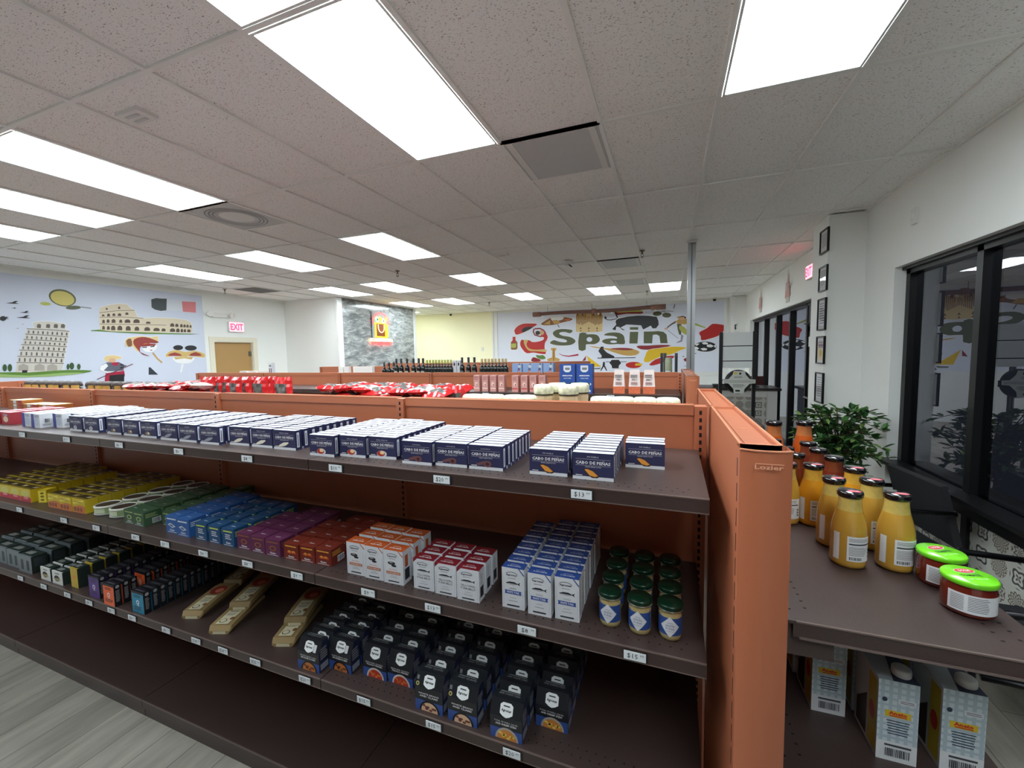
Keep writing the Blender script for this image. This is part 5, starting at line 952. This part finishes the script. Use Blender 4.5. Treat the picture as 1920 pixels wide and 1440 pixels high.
# two bright orange bottles in the middle of the shelf row
orb = sauce_bottle((196, 88, 30), (186, 110, 62), False, 'orange', label=False)
for i, ((u, v), lab) in enumerate((((1453, 787), 'bright orange sauce bottle beside the terracotta spine'), ((1509, 788), 'bright orange sauce bottle next to the potted plant'))):
    q = onZ(u, v, ES1+.182); x, y = q.x, q.y
    x, y = (2.005, 1.905) if i == 0 else (2.118, 1.935)
    if i == 0: orb.location = (x, y, ES1); orb['label'] = lab; orb['group'] = 'orange sauce bottles'
    else: dup(orb, (x, y, ES1), 0, lab, 'orange sauce bottles')
for o_ in list(C.objects):
    if o_.get('group') == 'orange sauce bottles': o_.scale = (1.10, 1.10, 1.26)
def dip_jar():
    o = empty('dip_jar'); o['category'] = 'jar'; GL = M('lid_bright_green', 116, 214, 34, .25, coat=.3); SA = M('salsa_red', 104, 34, 22, .14, coat=.7, noise=.18, ns=60)
    MB().lathe([(.034, 0), (.0385, .004), (.0395, .010), (.0395, .050), (.0375, .056), (.037, .061)], SA, 36).build('body', o)
    MB().lathe([(.0395, .0612), (.0412, .063), (.0412, .070), (.0392, .0725), (.001, .0725)], GL, 36).build('lid', o)
    f = Fr((0, 0, .0726), (.86*math.cos(.3), .86*math.sin(.3), 0), (-.86*math.sin(.3), .86*math.cos(.3), 0), (0,0,1), .0004); t = MB()
    t.ell(f, .004, .016, .022, .0105, CARDW, 1, 18).ell(f, .004, .016, .0205, .009, M('logo_red', 206, 44, 34, .4), 2, 18).text(f, 'SOLIS', .004, .016, .026, .008, PRW, 3, .04, 1).text(f, 'TOMATE', 0, -.004, .044, .010, M('print_dkgreen', 22, 66, 22, .5), 1, .03, 1).text(f, 'DIP SAUCE', 0, -.020, .042, .005, M('print_lightgreen', 206, 240, 170, .5), 1, .0, 1)
    t.build('lid_print', o)
    a0, a1 = math.radians(-160), math.radians(0); t = MB().band(.0398, .010, .047, a0, a1, LABW, 22)
    def strip(z0, z1, b0, b1, m): t.band(.0400, z0, z1, a0+(a1-a0)*b0, a0+(a1-a0)*b1, m, 8)
    for k in range(9): strip(.041-k*.0033, .0423-k*.0033, .04, .22, PT); strip(.042-k*.0033, .0433-k*.0033, .27, random.uniform(.50, .56), PT)
    for k in range(11): strip(.015+k*.0022, .0162+k*.0022, .78, .85, INK)
    t.band(.0401, .014, .020, a0+(a1-a0)*.9, a0+(a1-a0)*.99, M('logo_red'), 4); t.build('label', o); return o
j = dip_jar(); j.location = (2.158, 1.005, ES1); tag(j, 'nearest salsa jar with bright green lid at shelf edge', None, 'green-lidded dip jars')
dup(j, (2.166, 1.112, ES1), math.radians(12), 'salsa jar with bright green lid behind the nearest one', 'green-lidded dip jars')
# --- broth cartons below
def broth():
    o = empty('broth_carton'); o['category'] = 'carton'; W, D, h = .066, .105, .172; t = MB(); F, T, R, L = faces(W, D, h)
    B = M('gingham_pale', 198, 208, 212, .45); B2 = M('gingham_mid', 170, 186, 194, .45); NV = M('carton_navy', 36, 48, 74, .45)
    t.box(0, W, 0, D, 0, h, B, left=M('carton_white', 216, 218, 220, .45), right=B2)
    for k in range(5): t.rect(F, .004+k*.0135, h*.24, .010+k*.0135, h, B2, 1)
    for k in range(9): t.rect(F, 0, h*(.28+k*.08), W, h*(.31+k*.08), B2, 1.3)
    t.rect(F, 0, 0, W, h*.24, M('carton_white'), 1.6)
    t.poly(T, [(W*.35, 0), (W, 0), (W, D), (W*.7, D)], NV, 1)
    t.rect(F, W*.18, h*.555, W*.82, h*.635, M('yellow_card'), 2).text(F, 'Aneto', W*.5, h*.605, W*.46, h*.045, M('logo_red'), 3, .05, 1).rect(F, W*.3, h*.565, W*.72, h*.578, M('logo_red'), 3)
    t.ell(F, W*.16, h*.76, W*.07, h*.03, NV, 2, 8).rect(F, W*.5, h*.73, W*.92, h*.79, CARDW, 2).lines(F, W*.54, W*.9, h*.78, h*.74, 2, PT, 3)
    rr = random.Random(5)
    for k in range(6): e = rr.uniform(.05, .2)*W; t.rect(F, W*.08+e, h*(.50-k*.032), W*.94-e, h*(.512-k*.032), NV, 2)
    t.rect(F, W*.2, h*.185, W*.86, h*.21, M('print_ink_grey'), 3).barcode(F, W*.22, h*.06, W*.84, h*.16, M('print_ink_grey'), None, 3)
    t.poly(L, [(D*.1, h*.35), (D*.55, h*.6), (D*.55, h*.05), (D*.1, h*.05)], M('soup_dark', 70, 54, 44, .5), 1).rect(L, D*.62, h*.05, D*.95, h*.95, M('soup_yellow', 214, 180, 50, .5), 1).ell(L, D*.78, h*.5, D*.12, h*.12, M('logo_red'), 2, 10)
    t.build('body', o)
    MB().lathe([(.0155, h+.0005), (.0165, h+.003), (.0160, h+.014), (.014, h+.016), (.001, h+.016)], WP, 24, (W*.70, .026, 0)).build('cap', o); return o
bc = broth(); n = 0
for x, y, lab in ((2.004, .955, 'pale gingham broth carton with cap, middle of the front three'), (2.110, .965, 'pale gingham broth carton with cap, front right'), (1.916, 1.045, 'pale gingham broth carton front left beside the post'), (2.004, 1.075, 'broth carton directly behind the middle one'), (2.112, 1.085, 'broth carton behind the front right one'), (1.908, 1.165, 'broth carton behind the left one, deep in shelf')):
    if n == 0: bc.location = (x, y, ES2); bc['label'] = lab; bc['group'] = 'gingham broth cartons'
    else: dup(bc, (x, y, ES2), math.radians(random.uniform(-2, 2)), lab, 'gingham broth cartons')
    n += 1
# --- jars with green and gold contents on the far end of the end units
def herb_jar():
    o = empty('artichoke_jar'); o['category'] = 'jar'; MB().lathe([(.030, 0), (.037, .004), (.037, .095), (.033, .103), (.033, .108)], M('jar_artichoke', 150, 160, 84, .15, coat=.6, noise=.3, ns=60), 24).build('body', o)
    MB().band(.0374, .02, .07, math.radians(-150), math.radians(-40), M('label_cream', 214, 208, 180, .5), 10).build('label', o); MB().lathe([(.036, .108), (.036, .122), (.001, .123)], CAPK, 24).build('lid', o); return o
hj = herb_jar(); n = 0
for (x, y), lab in (((1.86, 3.30), 'artichoke jar nearest on the second end unit'), ((1.95, 3.32), 'artichoke jar beside the nearest on second end unit'), ((1.88, 3.46), 'artichoke jar behind, left, on second end unit'), ((1.98, 3.48), 'artichoke jar behind, right, on second end unit'), ((1.90, 3.62), 'artichoke jar third back on second end unit')):
    z = ES1
    if n == 0: hj.location = (x, y, z); hj['label'] = lab; hj['group'] = 'artichoke jars'
    else: dup(hj, (x, y, z), 0, lab, 'artichoke jars')
    n += 1
# ================================================================ GOODS ON THE FAR SIDE OF THE NEAR RUN
def cream_jar(h):
    o = empty('cream_jar'); o['category'] = 'jar'; r = .045; LC = M('lid_cream_leafy', 222, 220, 190, .4, noise=.9, ns=45); 
    MB().lathe([(r*.8, 0), (r*.96, .005), (r*.96, h-.058), (r*.9, h-.050), (r*.9, h-.040)], M('jar_cream', 206, 190, 150, .2, coat=.5), 26).build('body', o)
    MB().lathe([(r, h-.044), (r*1.03, h-.040), (r*1.05, h-.016), (r*1.0, h-.006), (r*.85, h), (.001, h)], LC, 28).lathe([(r*1.02, h-.048), (r*1.02, h-.042)], M('lid_rim_dark', 60, 58, 46, .4), 28, cap=False).build('lid', o)
    MB().band(r*.965, .02, h-.05, math.radians(-160), math.radians(-20), M('label_beige', 216, 188, 150, .5), 12).build('label', o); return o
cj = cream_jar(.190); n = 0
# four tall jars stand on a second layer
for (x, y), lab in (((1.045, 1.90), 'front left cream leafy-lidded jar of the tall cluster'), ((1.165, 1.90), 'front right cream leafy-lidded jar of the tall cluster'), ((1.085, 2.0), 'rear left cream leafy-lidded jar of the tall cluster'), ((1.195, 2.0), 'rear right cream leafy-lidded jar of the tall cluster')):
    if n == 0: cj.location = (x, y-.07, S1); cj['label'] = lab; cj['group'] = 'tall cream jars'
    else: dup(cj, (x, y-.07, S1), 0, lab, 'tall cream jars')
    n += 1
sj = cream_jar(.153); n = 0
for u, wd in ((886, 'leftmost'), (910, 'second from left'), (928, 'third from left'), (963, 'fourth from left'), (987, 'fifth from left'), (1128, 'right of the tall cluster'), (1168, 'second right of the tall cluster'), (1209, 'third right of the tall cluster'), (1252, 'rightmost, beside the end unit')):
    p = onY(u, 748, 1.68); zt = {1168: .010, 1128: .006}.get(u, 0)
    lab = 'cream lid just showing above the near shelving, ' + wd
    if n == 0: sj.location = (p.x, p.y, S1); sj['label'] = lab; sj['group'] = 'short cream jars'
    else: dup(sj, (p.x, p.y, S1), 0, lab, 'short cream jars')
    n += 1
# red snack bags
BAGR = M('bag_red', 196, 30, 34, .28, coat=.3, noise=.18, ns=22); BAGW = M('bag_white', 226, 214, 210, .3, coat=.3, noise=.15, ns=30); BAGD = M('bag_picture', 92, 88, 84, .4, noise=.4, ns=50)
def snack_bag(kind, seed, W=.115, h=.17, D=.030):
    rr = random.Random(seed); t = MB(); nx, nz = 10, 11; side = []
    for sgn in (-1, 1):
        g = []
        for j in range(nz+1):
            for i in range(nx+1):
                a, b = i/nx*2-1, j/nz*2-1
                d = D*(max(0, 1-abs(a)**3))*(max(0, 1-abs(b)**4))**.8; g.append((a*W/2*(1-.05*b*b)+rr.uniform(-.002,.002), sgn*(d+rr.uniform(-.006,.006)*(1 if abs(a) < .9 and abs(b) < .9 else .2)), (b+1)/2*h+rr.uniform(-.002,.002)*(0 if j == 0 else 1)))
        side.append(g)
    mm = {'red': (BAGR, BAGW, BAGD), 'white': (BAGW, BAGR, BAGD)}[kind]
    for s_, g in enumerate(side):
        for j in range(nz):
            for i in range(nx):
                k = j*(nx+1)+i; f_ = [g[k], g[k+1], g[k+nx+2], g[k+nx+1]]
                m = mm[0]
                if 2 <= i <= 7 and 6 <= j <= 8: m = mm[2]
                elif 3 <= i <= 6 and 2 <= j <= 4: m = mm[1]
                elif j in (0, nz-1): m = BAGR
                t.add(f_ if s_ == 0 else f_[::-1], [(0,1,2,3)], m, True)
    o = t.build('snack_bag'); o['category'] = 'bag'; return o
sb = snack_bag('red', 1, .11, .215, .028); n = 0
us = [388, 404, 423, 441, 458, 472, 487, 498, 508, 529]
for i, u in enumerate(us):
    p = onY(u, 720, 1.72+.03*(i % 3)); lab = 'upright red and white snack bag, %s from left in standing row' % ORD[i]
    if i == len(us)-1: lab = 'single upright snack bag right of the red standing row'
    if n == 0: sb.location = (p.x, p.y, S1+.012); sb['label'] = lab; sb['group'] = 'upright red snack bags'; c = sb
    else: c = dup(sb, (p.x, p.y, S1+.012), 0, lab, 'upright red snack bags')
    c.rotation_euler = (math.radians(-3), 0, math.radians(random.uniform(-12, 22) if i < 9 else 18)); n += 1
pb = snack_bag('red', 9, .12, .16, .021); pb2 = snack_bag('white', 12, .12, .16, .021)
def pile(x0, x1, y0, y1, cols, layers, nm, group):
    n = 0; LW = ('bottom', 'second', 'third', 'fourth', 'top')
    for L_ in range(layers):
        for i in range(cols-(L_ % 2)):
            for r in range(2):
                x = x0+(x1-x0)*(i+.5+(L_ % 2)*.5)/cols; y = y0+(y1-y0)*(r+.5)/2
                src = pb if (i+L_+r) % 3 else pb2
                lab = '%s bag lying in %s, %s layer, %s from left, %s' % ('mostly red' if src is pb else 'mostly white', nm, LW[L_], ORD[i], 'near' if r == 0 else 'far')
                if id(src) not in _used: _used.add(id(src)); c = src; c['label'] = lab; c['group'] = group; c.location = (x, y-.08, S1+.022+L_*.036)
                else: c = dup(src, (x, y-.08, S1+.022+L_*.036), 0, lab, group)
                c.rotation_euler = (math.radians(-90+random.uniform(-7, 7)), math.radians(random.uniform(-6, 6)), math.radians(180+random.uniform(-14, 14)))
                c.location.y += .17
                n += 1
pile(-.12, .64, 1.55, 1.92, 7, 5, 'the large red pile', 'red snack bags in large pile')
pile(-1.76, -1.06, 1.56, 1.92, 6, 5, 'the left red pile', 'red snack bags in left pile')
p2 = snack_bag('red', 21, .10, .190, .026); n = 0
for i, u in enumerate((826, 841, 853)):
    p = onY(u, 735, 1.70); lab = 'upright red bag at right end of large pile, %s from left' % ORD[i]
    if n == 0: p2.location = (p.x, p.y, S1); p2['label'] = lab; p2['group'] = 'upright red bags by large pile'; c = p2
    else: c = dup(p2, (p.x, p.y, S1), 0, lab, 'upright red bags by large pile')
    c.rotation_euler = (math.radians(-2), 0, math.radians(8+i*9)); n += 1
# dark jars with yellow labels
def dark_jar():
    o = empty('dark_jar'); o['category'] = 'jar'
    MB().lathe([(.032, 0), (.039, .006), (.040, .12), (.036, .150), (.030, .158)], M('jar_dark_brown', 44, 28, 24, .15, coat=.6), 22).build('body', o)
    MB().lathe([(.036, .150), (.040, .155), (.037, .176), (.028, .187), (.001, .192)], M('cloth_lid', 72, 60, 54, .5, noise=1.1, ns=70), 20).build('lid', o)
    t = MB().band(.0404, .100, .160, math.radians(-84), math.radians(-18), M('label_honey', 214, 168, 84, .5), 8); t.band(.0407, .108, .126, math.radians(-44), math.radians(-32), INK, 3); t.build('label', o); return o
dj = dark_jar(); n = 0
xs = [-3.30+i*.1085 for i in range(15)]
for i, x in enumerate(xs):
    if i == 7: continue
    lab = 'dark jar with yellow label above near shelving, %s from left' % ORD[i if i < 7 else i-1]
    for r in range(1):
        if n == 0: dj.location = (x, 1.74, S1); dj['label'] = lab; dj['group'] = 'dark jars with yellow labels'
        else: dup(dj, (x, 1.74, S1), math.radians(random.uniform(-20, 30)), lab, 'dark jars with yellow labels')
        n += 1
# ================================================================ GOODS ON THE SECOND RUN
ZB = 1.375; YB_ = 3.29
def simple_box(name, W, D, h, body, art=None, cat='box'):
    t = MB(); F, T, R, L = faces(W, D, h); t.box(0, W, 0, D, 0, h, body)
    if art: art(t, F, T, R)
    o = t.build(name); o['category'] = cat; return o
def place(o, ulist, v, Y, z, desc, group, rz=0, words=ORD, dy=0, suffix=' from left'):
    for i, u in enumerate(ulist):
        p = onY(u, v, Y); lab = desc + ', ' + words[i] + suffix; loc = (p.x, Y+dy*i, z)
        if id(o) not in _used: _used.add(id(o)); o.location = loc; o['label'] = lab; o['group'] = group; o.rotation_euler[2] = rz
        else: dup(o, loc, rz, lab, group)
PK = M('pink_carton', 206, 150, 142, .45)
def pa(t, F, T, R, W=.056, h=.142, red=False):
    t.lines(F, W*.1, W*.9, h*.92, h*.68, 4, M('print_rose', 150, 92, 90, .5), 1); t.ell(F, W*.5, h*.45, W*.25, h*.12, M('print_pinkwhite', 240, 210, 200, .5), 1, 10).ell(F, W*.56, h*.42, W*.1, h*.08, M('print_rose'), 2, 8)
    t.rect(F, W*.05, h*.16, W*.95, h*.22, M('stripe_red', 196, 50, 50, .5) if red else M('print_pinkwhite'), 1)
place(simple_box('pink_carton', .056, .06, .142, PK, lambda t, F, T, R: pa(t, F, T, R)), (888.5, 904, 919, 934.5), 730, YB_, ZB, 'tall pink carton on the second run', 'tall pink cartons')
place(simple_box('pink_carton', .056, .06, .142, PK, lambda t, F, T, R: pa(t, F, T, R, red=True)), (960, 977, 993.5, 1010.5), 730, YB_-.01, ZB, 'pink carton with red stripe on second run', 'red-striped pink cartons')
def ba(t, F, T, R):
    W, h = .128, .235; t.poly(F, [(W*.26,h*.78),(W*.26,h*.95),(W*.74,h*.95),(W*.74,h*.78),(W*.6,h*.72),(W*.4,h*.72)], CARDW, 1).rect(F, W*.36, h*.80, W*.66, h*.88, PT, 2)
    t.text(F, 'ARBEQUINA', W*.5, h*.60, W*.66, h*.055, PRW, 1, .05, 1).text(F, 'OLIVE CHIPS', W*.5, h*.51, W*.5, h*.035, PRW, 1, .02, 1)
    rr = random.Random(4)
    for k in range(14): t.ell(F, W*rr.uniform(.1, .9), h*rr.uniform(.05, .38), W*.1, h*.04, (CARDW, M('leaf_print', 90, 140, 60, .5), M('olive_print', 50, 60, 40, .5))[k % 3], 1+k*.1, 8)
place(simple_box('blue_box', .128, .09, .235, M('cobalt_card', 42, 78, 150, .42), ba), (1049.5, 1081), 730, YB_-.03, ZB, 'large cobalt blue box with white badge', 'large cobalt blue boxes')
def pouch():
    o = empty('salmon_pouch'); o['category'] = 'pouch'; W, h = .088, .185; t = MB(); 
    v = [(-W*.5,-.02,0),(W*.5,-.02,0),(W*.5,.02,0),(-W*.5,.02,0),(-W*.5,-.024,h*.3),(W*.5,-.024,h*.3),(W*.5,.02,h*.3),(-W*.5,.02,h*.3),(-W*.42,-.008,h*.85),(W*.42,-.008,h*.85),(W*.42,.008,h*.85),(-W*.42,.008,h*.85),(-W*.40,-.002,h),(W*.40,-.002,h),(W*.40,.002,h),(-W*.40,.002,h)]
    fs = [(0,3,2,1),(12,13,14,15)]
    for b in (0, 4, 8):
        for k in range(4): fs.append((b+k, b+(k+1) % 4, b+4+(k+1) % 4, b+4+k))
    OR = M('pouch_salmon', 226, 120, 84, .35, noise=.3, ns=50); PW = M('pouch_white', 232, 214, 208, .35)
    t.add(v, fs[:6], OR); t.add(v, fs[6:], PW); t.build('body', o)
    f = Fr((0, -.0245, h*.3), (1,0,0), (0,.024,.98), (0,-1,0)); t = MB(); t.lines(f, -W*.36, W*.36, h*.52, h*.38, 2, INK, 1).text(f, 'SPELT', 0, h*.3, W*.5, h*.07, INK, 1, .02, 1).lines(f, -W*.3, W*.3, h*.2, h*.06, 3, M('print_rose'), 1); t.build('print', o); return o
place(pouch(), (1161, 1190, 1217), 730, YB_+.02, ZB, 'white and salmon pouch standing on second run', 'white and salmon pouches')
# rear shelf of the second run: oils and light blue boxes
def oil(h, neck, nm, lab_c):
    o = empty('oil_bottle'); o['category'] = 'bottle'; K = M('bottle_black', 18, 22, 18, .12, coat=.6); r = .029
    MB().lathe([(r*.9, 0), (r, .004), (r, h*.62), (r*.85, h*.68), (r*.42, h*.74), (r*.40, h*.86)], K, 16).build('body', o)
    MB().lathe([(r*.45, h*.84), (r*.47, h), (.001, h+.001)], M('oil_cap_'+nm, *neck, .35), 14).build('cap', o)
    MB().band(r*1.01, h*.12, h*.5, math.radians(-140), math.radians(-40), M('oil_label_'+nm, *lab_c, .5), 8).build('label', o); return o
YR = 4.10
place(oil(.250, (20, 20, 22), 'short', (30, 34, 32)), (721, 730, 739), 700, YR, ZB, 'short black bottle at left of the bottle row', 'short black bottles')
place(oil(.292, (20, 20, 22), 'tall', (186, 186, 178)), (744, 753, 764, 776, 786, 794), 700, YR, ZB, 'tall black oil bottle with pale label', 'tall black oil bottles')
place(oil(.272, (178, 180, 92), 'lime', (60, 64, 60)), [801+5.6*i for i in range(9)], 700, YR, ZB, 'black bottle with lime green neck', 'lime-necked bottles')
place(oil(.295, (20, 20, 22), 'trio', (110, 114, 110)), (867, 879, 890), 700, YR, ZB, 'tall black bottle with grey badge, group of three', 'three tall black bottles')
place(oil(.275, (188, 164, 110), 'gold', (70, 66, 58)), [904+6.4*i for i in range(8)], 700, YR, ZB, 'black bottle with gold neck near blue boxes', 'gold-necked bottles')
place(simple_box('white_carton', .045, .04, .262, CARDW, lambda t, F, T, R: t.ell(F, .0225, .22, .010, .02, INK, 1, 10)), (849, 857), 700, YR, ZB, 'slim white carton among the black bottles', 'slim white cartons')
def lb(t, F, T, R):
    W, h = .108, .222; t.ell(F, W*.75, h*.86, W*.15, h*.08, CARDW, 1, 12).poly(F, [(W*.5,h*.5),(W*.7,h),(W*.85,h),(W*.8,h*.6),(W,h*.5)], M('print_indigo', 84, 92, 140, .5), .8).ell(F, W*.7, h*.62, W*.14, h*.06, PK, 1.5, 10).rect(T, 0, 0, W, .08, CARDW, 1)
place(simple_box('light_blue_box', .108, .09, .222, M('sky_card', 150, 178, 222, .42), lb), (960.5, 980, 998.5, 1018.5), 700, YR-.03, ZB, 'light blue box on back of second run', 'light blue boxes')
# white goods left part of the third run
place(simple_box('white_carton', .10, .06, .155, M('speckled_card', 220, 214, 208, .5, noise=.25, ns=70)), (635, 645, 662, 671, 680, 689), 695, 5.55, ZB, 'small speckled white carton before the stone wall', 'speckled white cartons')
place(simple_box('white_carton', .14, .08, .15, M('speckled_card')), (449, 466, 483), 695, YR, ZB, 'low pale carton on second run before the door', 'low pale cartons')
place(simple_box('slim_carton', .060, .05, .262, CARDW, lambda t, F, T, R: t.rect(F, .008, .02, .022, .19, M('plum_print', 96, 44, 60, .5), 1).rect(F, .038, .02, .052, .19, M('plum_print'), 1).rect(F, .01, .21, .05, .235, PT, 1)), (504,), 695, YR-.05, ZB, 'tall white carton with two plum stripes', 'plum-striped carton', suffix=' from the door')
# slotted grey posts of a display frame beyond
for u, l in ((1241, 'left of the close pair of slim grey display posts'), (1247, 'right of the close pair of slim grey display posts'), (1268, 'slim grey display post next to the metal pole')):
    p = onY(u, 662, 6.4); o = MB().box(-.02, .02, -.02, .02, 0, p.z, M('post_grey', 96, 98, 100, .4, .5)).box(-.004, .004, -.0205, -.02, .3, p.z-.05, SLOT).build('display_post', None, (p.x, 6.4, 0)); tag(o, l, 'display post', 'slim display posts')
o = empty('spice_tin', (1.60, 4.12, ZB)); tag(o, 'tall green and white tin above second run by grey posts', 'tin')
MB().lathe([(.03, 0), (.032, .004), (.032, .24), (.028, .25), (.028, .262)], M('tin_sage', 150, 158, 130, .35, noise=.3, ns=30), 18).build('body', o); MB().band(.0325, .06, .14, math.radians(-150), math.radians(-60), CARDW, 8).build('label', o)
# ================================================================ CHECKOUT SIDE
CT = M('counter_top_dark', 40, 28, 26, .3); CW = M('counter_white', 214, 216, 212, .5)
o = empty('checkout_counter', (0, 7.80, 0)); tag(o, 'white checkout counter with dark top and patterned tile front', 'counter')
MB().box(1.95, 3.28, .02, .62, 0, 1.01, CW).build('body', o); MB().box(1.90, 3.33, -.02, .66, 1.01, 1.05, CT).build('countertop', o)
MB().box(2.03, 3.12, .008, .0199, .06, .90, TILEX).build('tiled_panel', o)
o = empty('payment_terminal', (3.0, 8.05, 1.05)); tag(o, 'dark red till screen tilted on the checkout counter', 'screen')
MB().obox((0, 0, .11), (1,0,0), (0,.5,.87), (0,-.87,.5), .13, .08, .01, M('till_red_black', 60, 22, 24, .3)).build('screen', o); MB().box(-.05, .05, -.04, .04, 0, .02, DK).box(-.015, .015, -.01, .01, .02, .09, DK).build('stand', o)
o = MB().box(-.12, .12, -.09, .09, 0, .05, DK).box(-.1, .1, -.07, .07, .05, .056, M('print_dull')).build('card_reader', None, (2.45, 8.0, 1.05)); tag(o, 'low black till box on the checkout counter', 'till')
# slat rack with paella pans
WB = M('slat_white', 222, 226, 224, .45); BP = M('rack_black', 26, 26, 28, .4, .3)
o = empty('slat_rack', (0, 5.30, 0)); tag(o, 'white slat panel rack with black posts behind the shelving end', 'display rack')
xa, xb = 2.165, 2.505
for x in (xa-.0, xb): MB().box(x-.018, x+.018, -.018, .018, 0, 1.90, BP).build('post', o)
for z0, z1 in ((1.745, 1.895), (1.575, 1.735), (1.49, 1.565)): MB().box(xa+.02, xb-.02, -.01, .01, z0, z1, WB).build('slat_panel', o)
for z in (1.735, 1.565): MB().box(xa+.02, xb-.02, -.004, .01, z, z+.01, BP).build('slat_groove', o)
for z in (.9, .5, .1): MB().box(xa+.02, xb-.02, -.16, .02, z, z+.015, BP).build('shelf', o)
MB().box(xa-.018, xb+.018, -.2, .1, 0, .03, BP).build('base', o)
for u, v, r, l in ((1384, 716, .16, 'round black paella pan wrapped in printed card sleeve'),):
    p = onY(u, v, 5.2); o = empty('paella_pan', (p.x, 5.18, p.z)); tag(o, l, 'pan')
    t = MB(); t.lathe([(.001, 0), (.115, 0), (.135, -.035), (.137, -.035), (.118, .004), (.001, .004)], BP, 36, cap=False); q = t.build('pan_body', o); q.rotation_euler = (math.radians(90), 0, 0); q.location.y = -.0
    for s in (-1, 1): MB().tube([(s*.13, -.0, .03), (s*.165, -.01, .025), (s*.165, -.01, -.025), (s*.13, 0, -.03)], .006, BP, 6).build('handle', o)
    f = Fr((0, -.042, 0), (1,0,0), (0,0,1), (0,-1,0), .001); C_ = M('sleeve_card', 196, 198, 190, .5)
    t = MB(); t.poly(f, [(-.055, .125), (.055, .125), (.065, .085), (.105, .035), (.16, .03), (.16, -.01), (.105, -.015), (.055, -.075), (.05, -.125), (-.05, -.125), (-.055, -.075), (-.105, -.015), (-.16, -.01), (-.16, .03), (-.105, .035), (-.065, .085)], C_, 0)
    t.rect(f, -.05, .088, -.018, .11, M('yellow_card'), 1).rect(f, .0, .085, .02, .108, INK, 1).lines(f, -.05, .05, .07, .045, 2, PT, 1).rect(f, -.15, .015, .15, .018, INK, 1).rect(f, -.15, .0, .15, .003, INK, 1).lines(f, -.06, .06, -.02, -.06, 3, PT, 1).rect(f, -.035, -.105, .01, -.085, INK, 1); t.build('card_sleeve', o)
for x, z, l, c in ((2.235, 1.47, 'small red pouch hung beside the paella pan', RED),):
    pass
o = MB().box(-.03, .03, -.01, .01, 0, .10, M('red_pack', 140, 30, 40, .4)).rect(Fr((0,-.0101,0), (1,0,0), (0,0,1), (0,-1,0)), -.02, .02, .02, .08, M('red_pack_label', 206, 150, 160, .4), 1).build('red_packet', None, (2.62, 7.95, 1.05)); tag(o, 'small red packet on the checkout counter', 'packet')
# dark chairs and cafe table by the window
CF = M('wicker_black', 34, 35, 38, .6, noise=.2, ns=80, bump=.4); CM = M('chair_metal', 18, 18, 20, .35, .5)
def armchair():
    o = empty('armchair'); o['category'] = 'chair'
    MB().obox((0, 0, .40), (1,0,0), (0,1,0), (0,0,1), .27, .24, .03, CF).build('seat', o)
    MB().obox((0, .26, .63), (1,0,0), (0,.97,.24), (0,-.24,.97), .27, .02, .20, CF).build('backrest', o)
    for s in (-1, 1):
        for y, z in ((-.22, .64), (.20, .42)): MB().tube([(s*.30, y*1.1, 0), (s*.29, y, z)], .013, CM).build('leg', o)
        MB().tube([(s*.29, -.25, .64), (s*.29, .0, .66), (s*.29, .27, .655)], .016, CM).build('armrest', o)
        MB().tube([(s*.29, -.2, .37), (s*.29, .24, .37)], .012, CM).build('seat_rail', o)
    return o
ch = armchair(); ch.location = (2.98, 3.52, 0); ch.rotation_euler[2] = math.radians(-84); tag(ch, 'black woven armchair under the window beside the plant', None, 'black woven armchairs')
dup(ch, (3.00, 2.36, 0), math.radians(-93), 'black woven armchair nearer, beyond the shelf of dip jars', 'black woven armchairs')
# ================================================================ PLANT
rr = random.Random(11)
o = empty('potted_plant', (2.99, 4.30, 0)); tag(o, 'leafy green artificial ficus in pot by the white pier', 'plant')
MB().lathe([(.13, 0), (.16, .01), (.19, .34), (.20, .34), (.20, .36), (.175, .36), (.17, .31), (.001, .31)], M('pot_charcoal', 46, 46, 48, .6), 28).build('pot', o)
t = MB(); BK = M('plant_bark', 92, 74, 54, .8); tips = []
for k in range(5): a = k*1.3; t.tube([(.02*math.cos(a), .02*math.sin(a), .3), (.04*math.cos(a+.6), .04*math.sin(a+.6), .65), (.05*math.cos(a+1.2), .05*math.sin(a+1.2), .95)], [.014, .012, .008], BK, 6)
for k in range(62):
    a = rr.uniform(0, 6.28); z0_ = rr.uniform(.5, .98); r1 = rr.uniform(.12, .34); z1_ = z0_+rr.uniform(.08, .34)
    z1_ = min(z1_, 1.16); p0, p1, p2 = Vector((.03*math.cos(a), .03*math.sin(a), z0_)), Vector((r1*.55*math.cos(a), r1*.55*math.sin(a), z1_)), Vector((r1*math.cos(a), r1*math.sin(a), z1_-rr.uniform(.0, .10)))
    t.tube([p0, p1, p2], [.006, .004, .002], BK, 5); tips.append((p0, p1, p2))
t.build('stems', o)
LV = [M('leaf_dark', 44, 84, 44, .42), M('leaf_mid', 66, 112, 56, .42), M('leaf_light', 128, 158, 84, .42)]; t = MB()
for p0, p1, p2 in tips:
    for k in range(15):
        q = rr.uniform(.1, 1.0); b = p0.lerp(p1, q*2) if q < .5 else p1.lerp(p2, q*2-1); d = Vector((rr.uniform(-1, 1), rr.uniform(-1, 1), rr.uniform(-.75, .35))); d = (d+(p2-p0).normalized()*.8).normalized()
        s_ = d.cross(Vector((0, 0, 1))).normalized(); nn = s_.cross(d); l = rr.uniform(.06, .10); ww = l*.27
        v = [b, b+d*l*.35+s_*ww+nn*.004, b+d*l*.75+s_*ww*.7, b+d*l-nn*.012, b+d*l*.75-s_*ww*.7, b+d*l*.35-s_*ww+nn*.004, b+d*l*.4-nn*.006]
        t.add(v, [(0,6,1),(1,6,2),(2,6,3),(3,6,4),(4,6,5),(5,6,0)], LV[rr.choice((0,0,1,1,1,2))])
t.build('foliage', o)
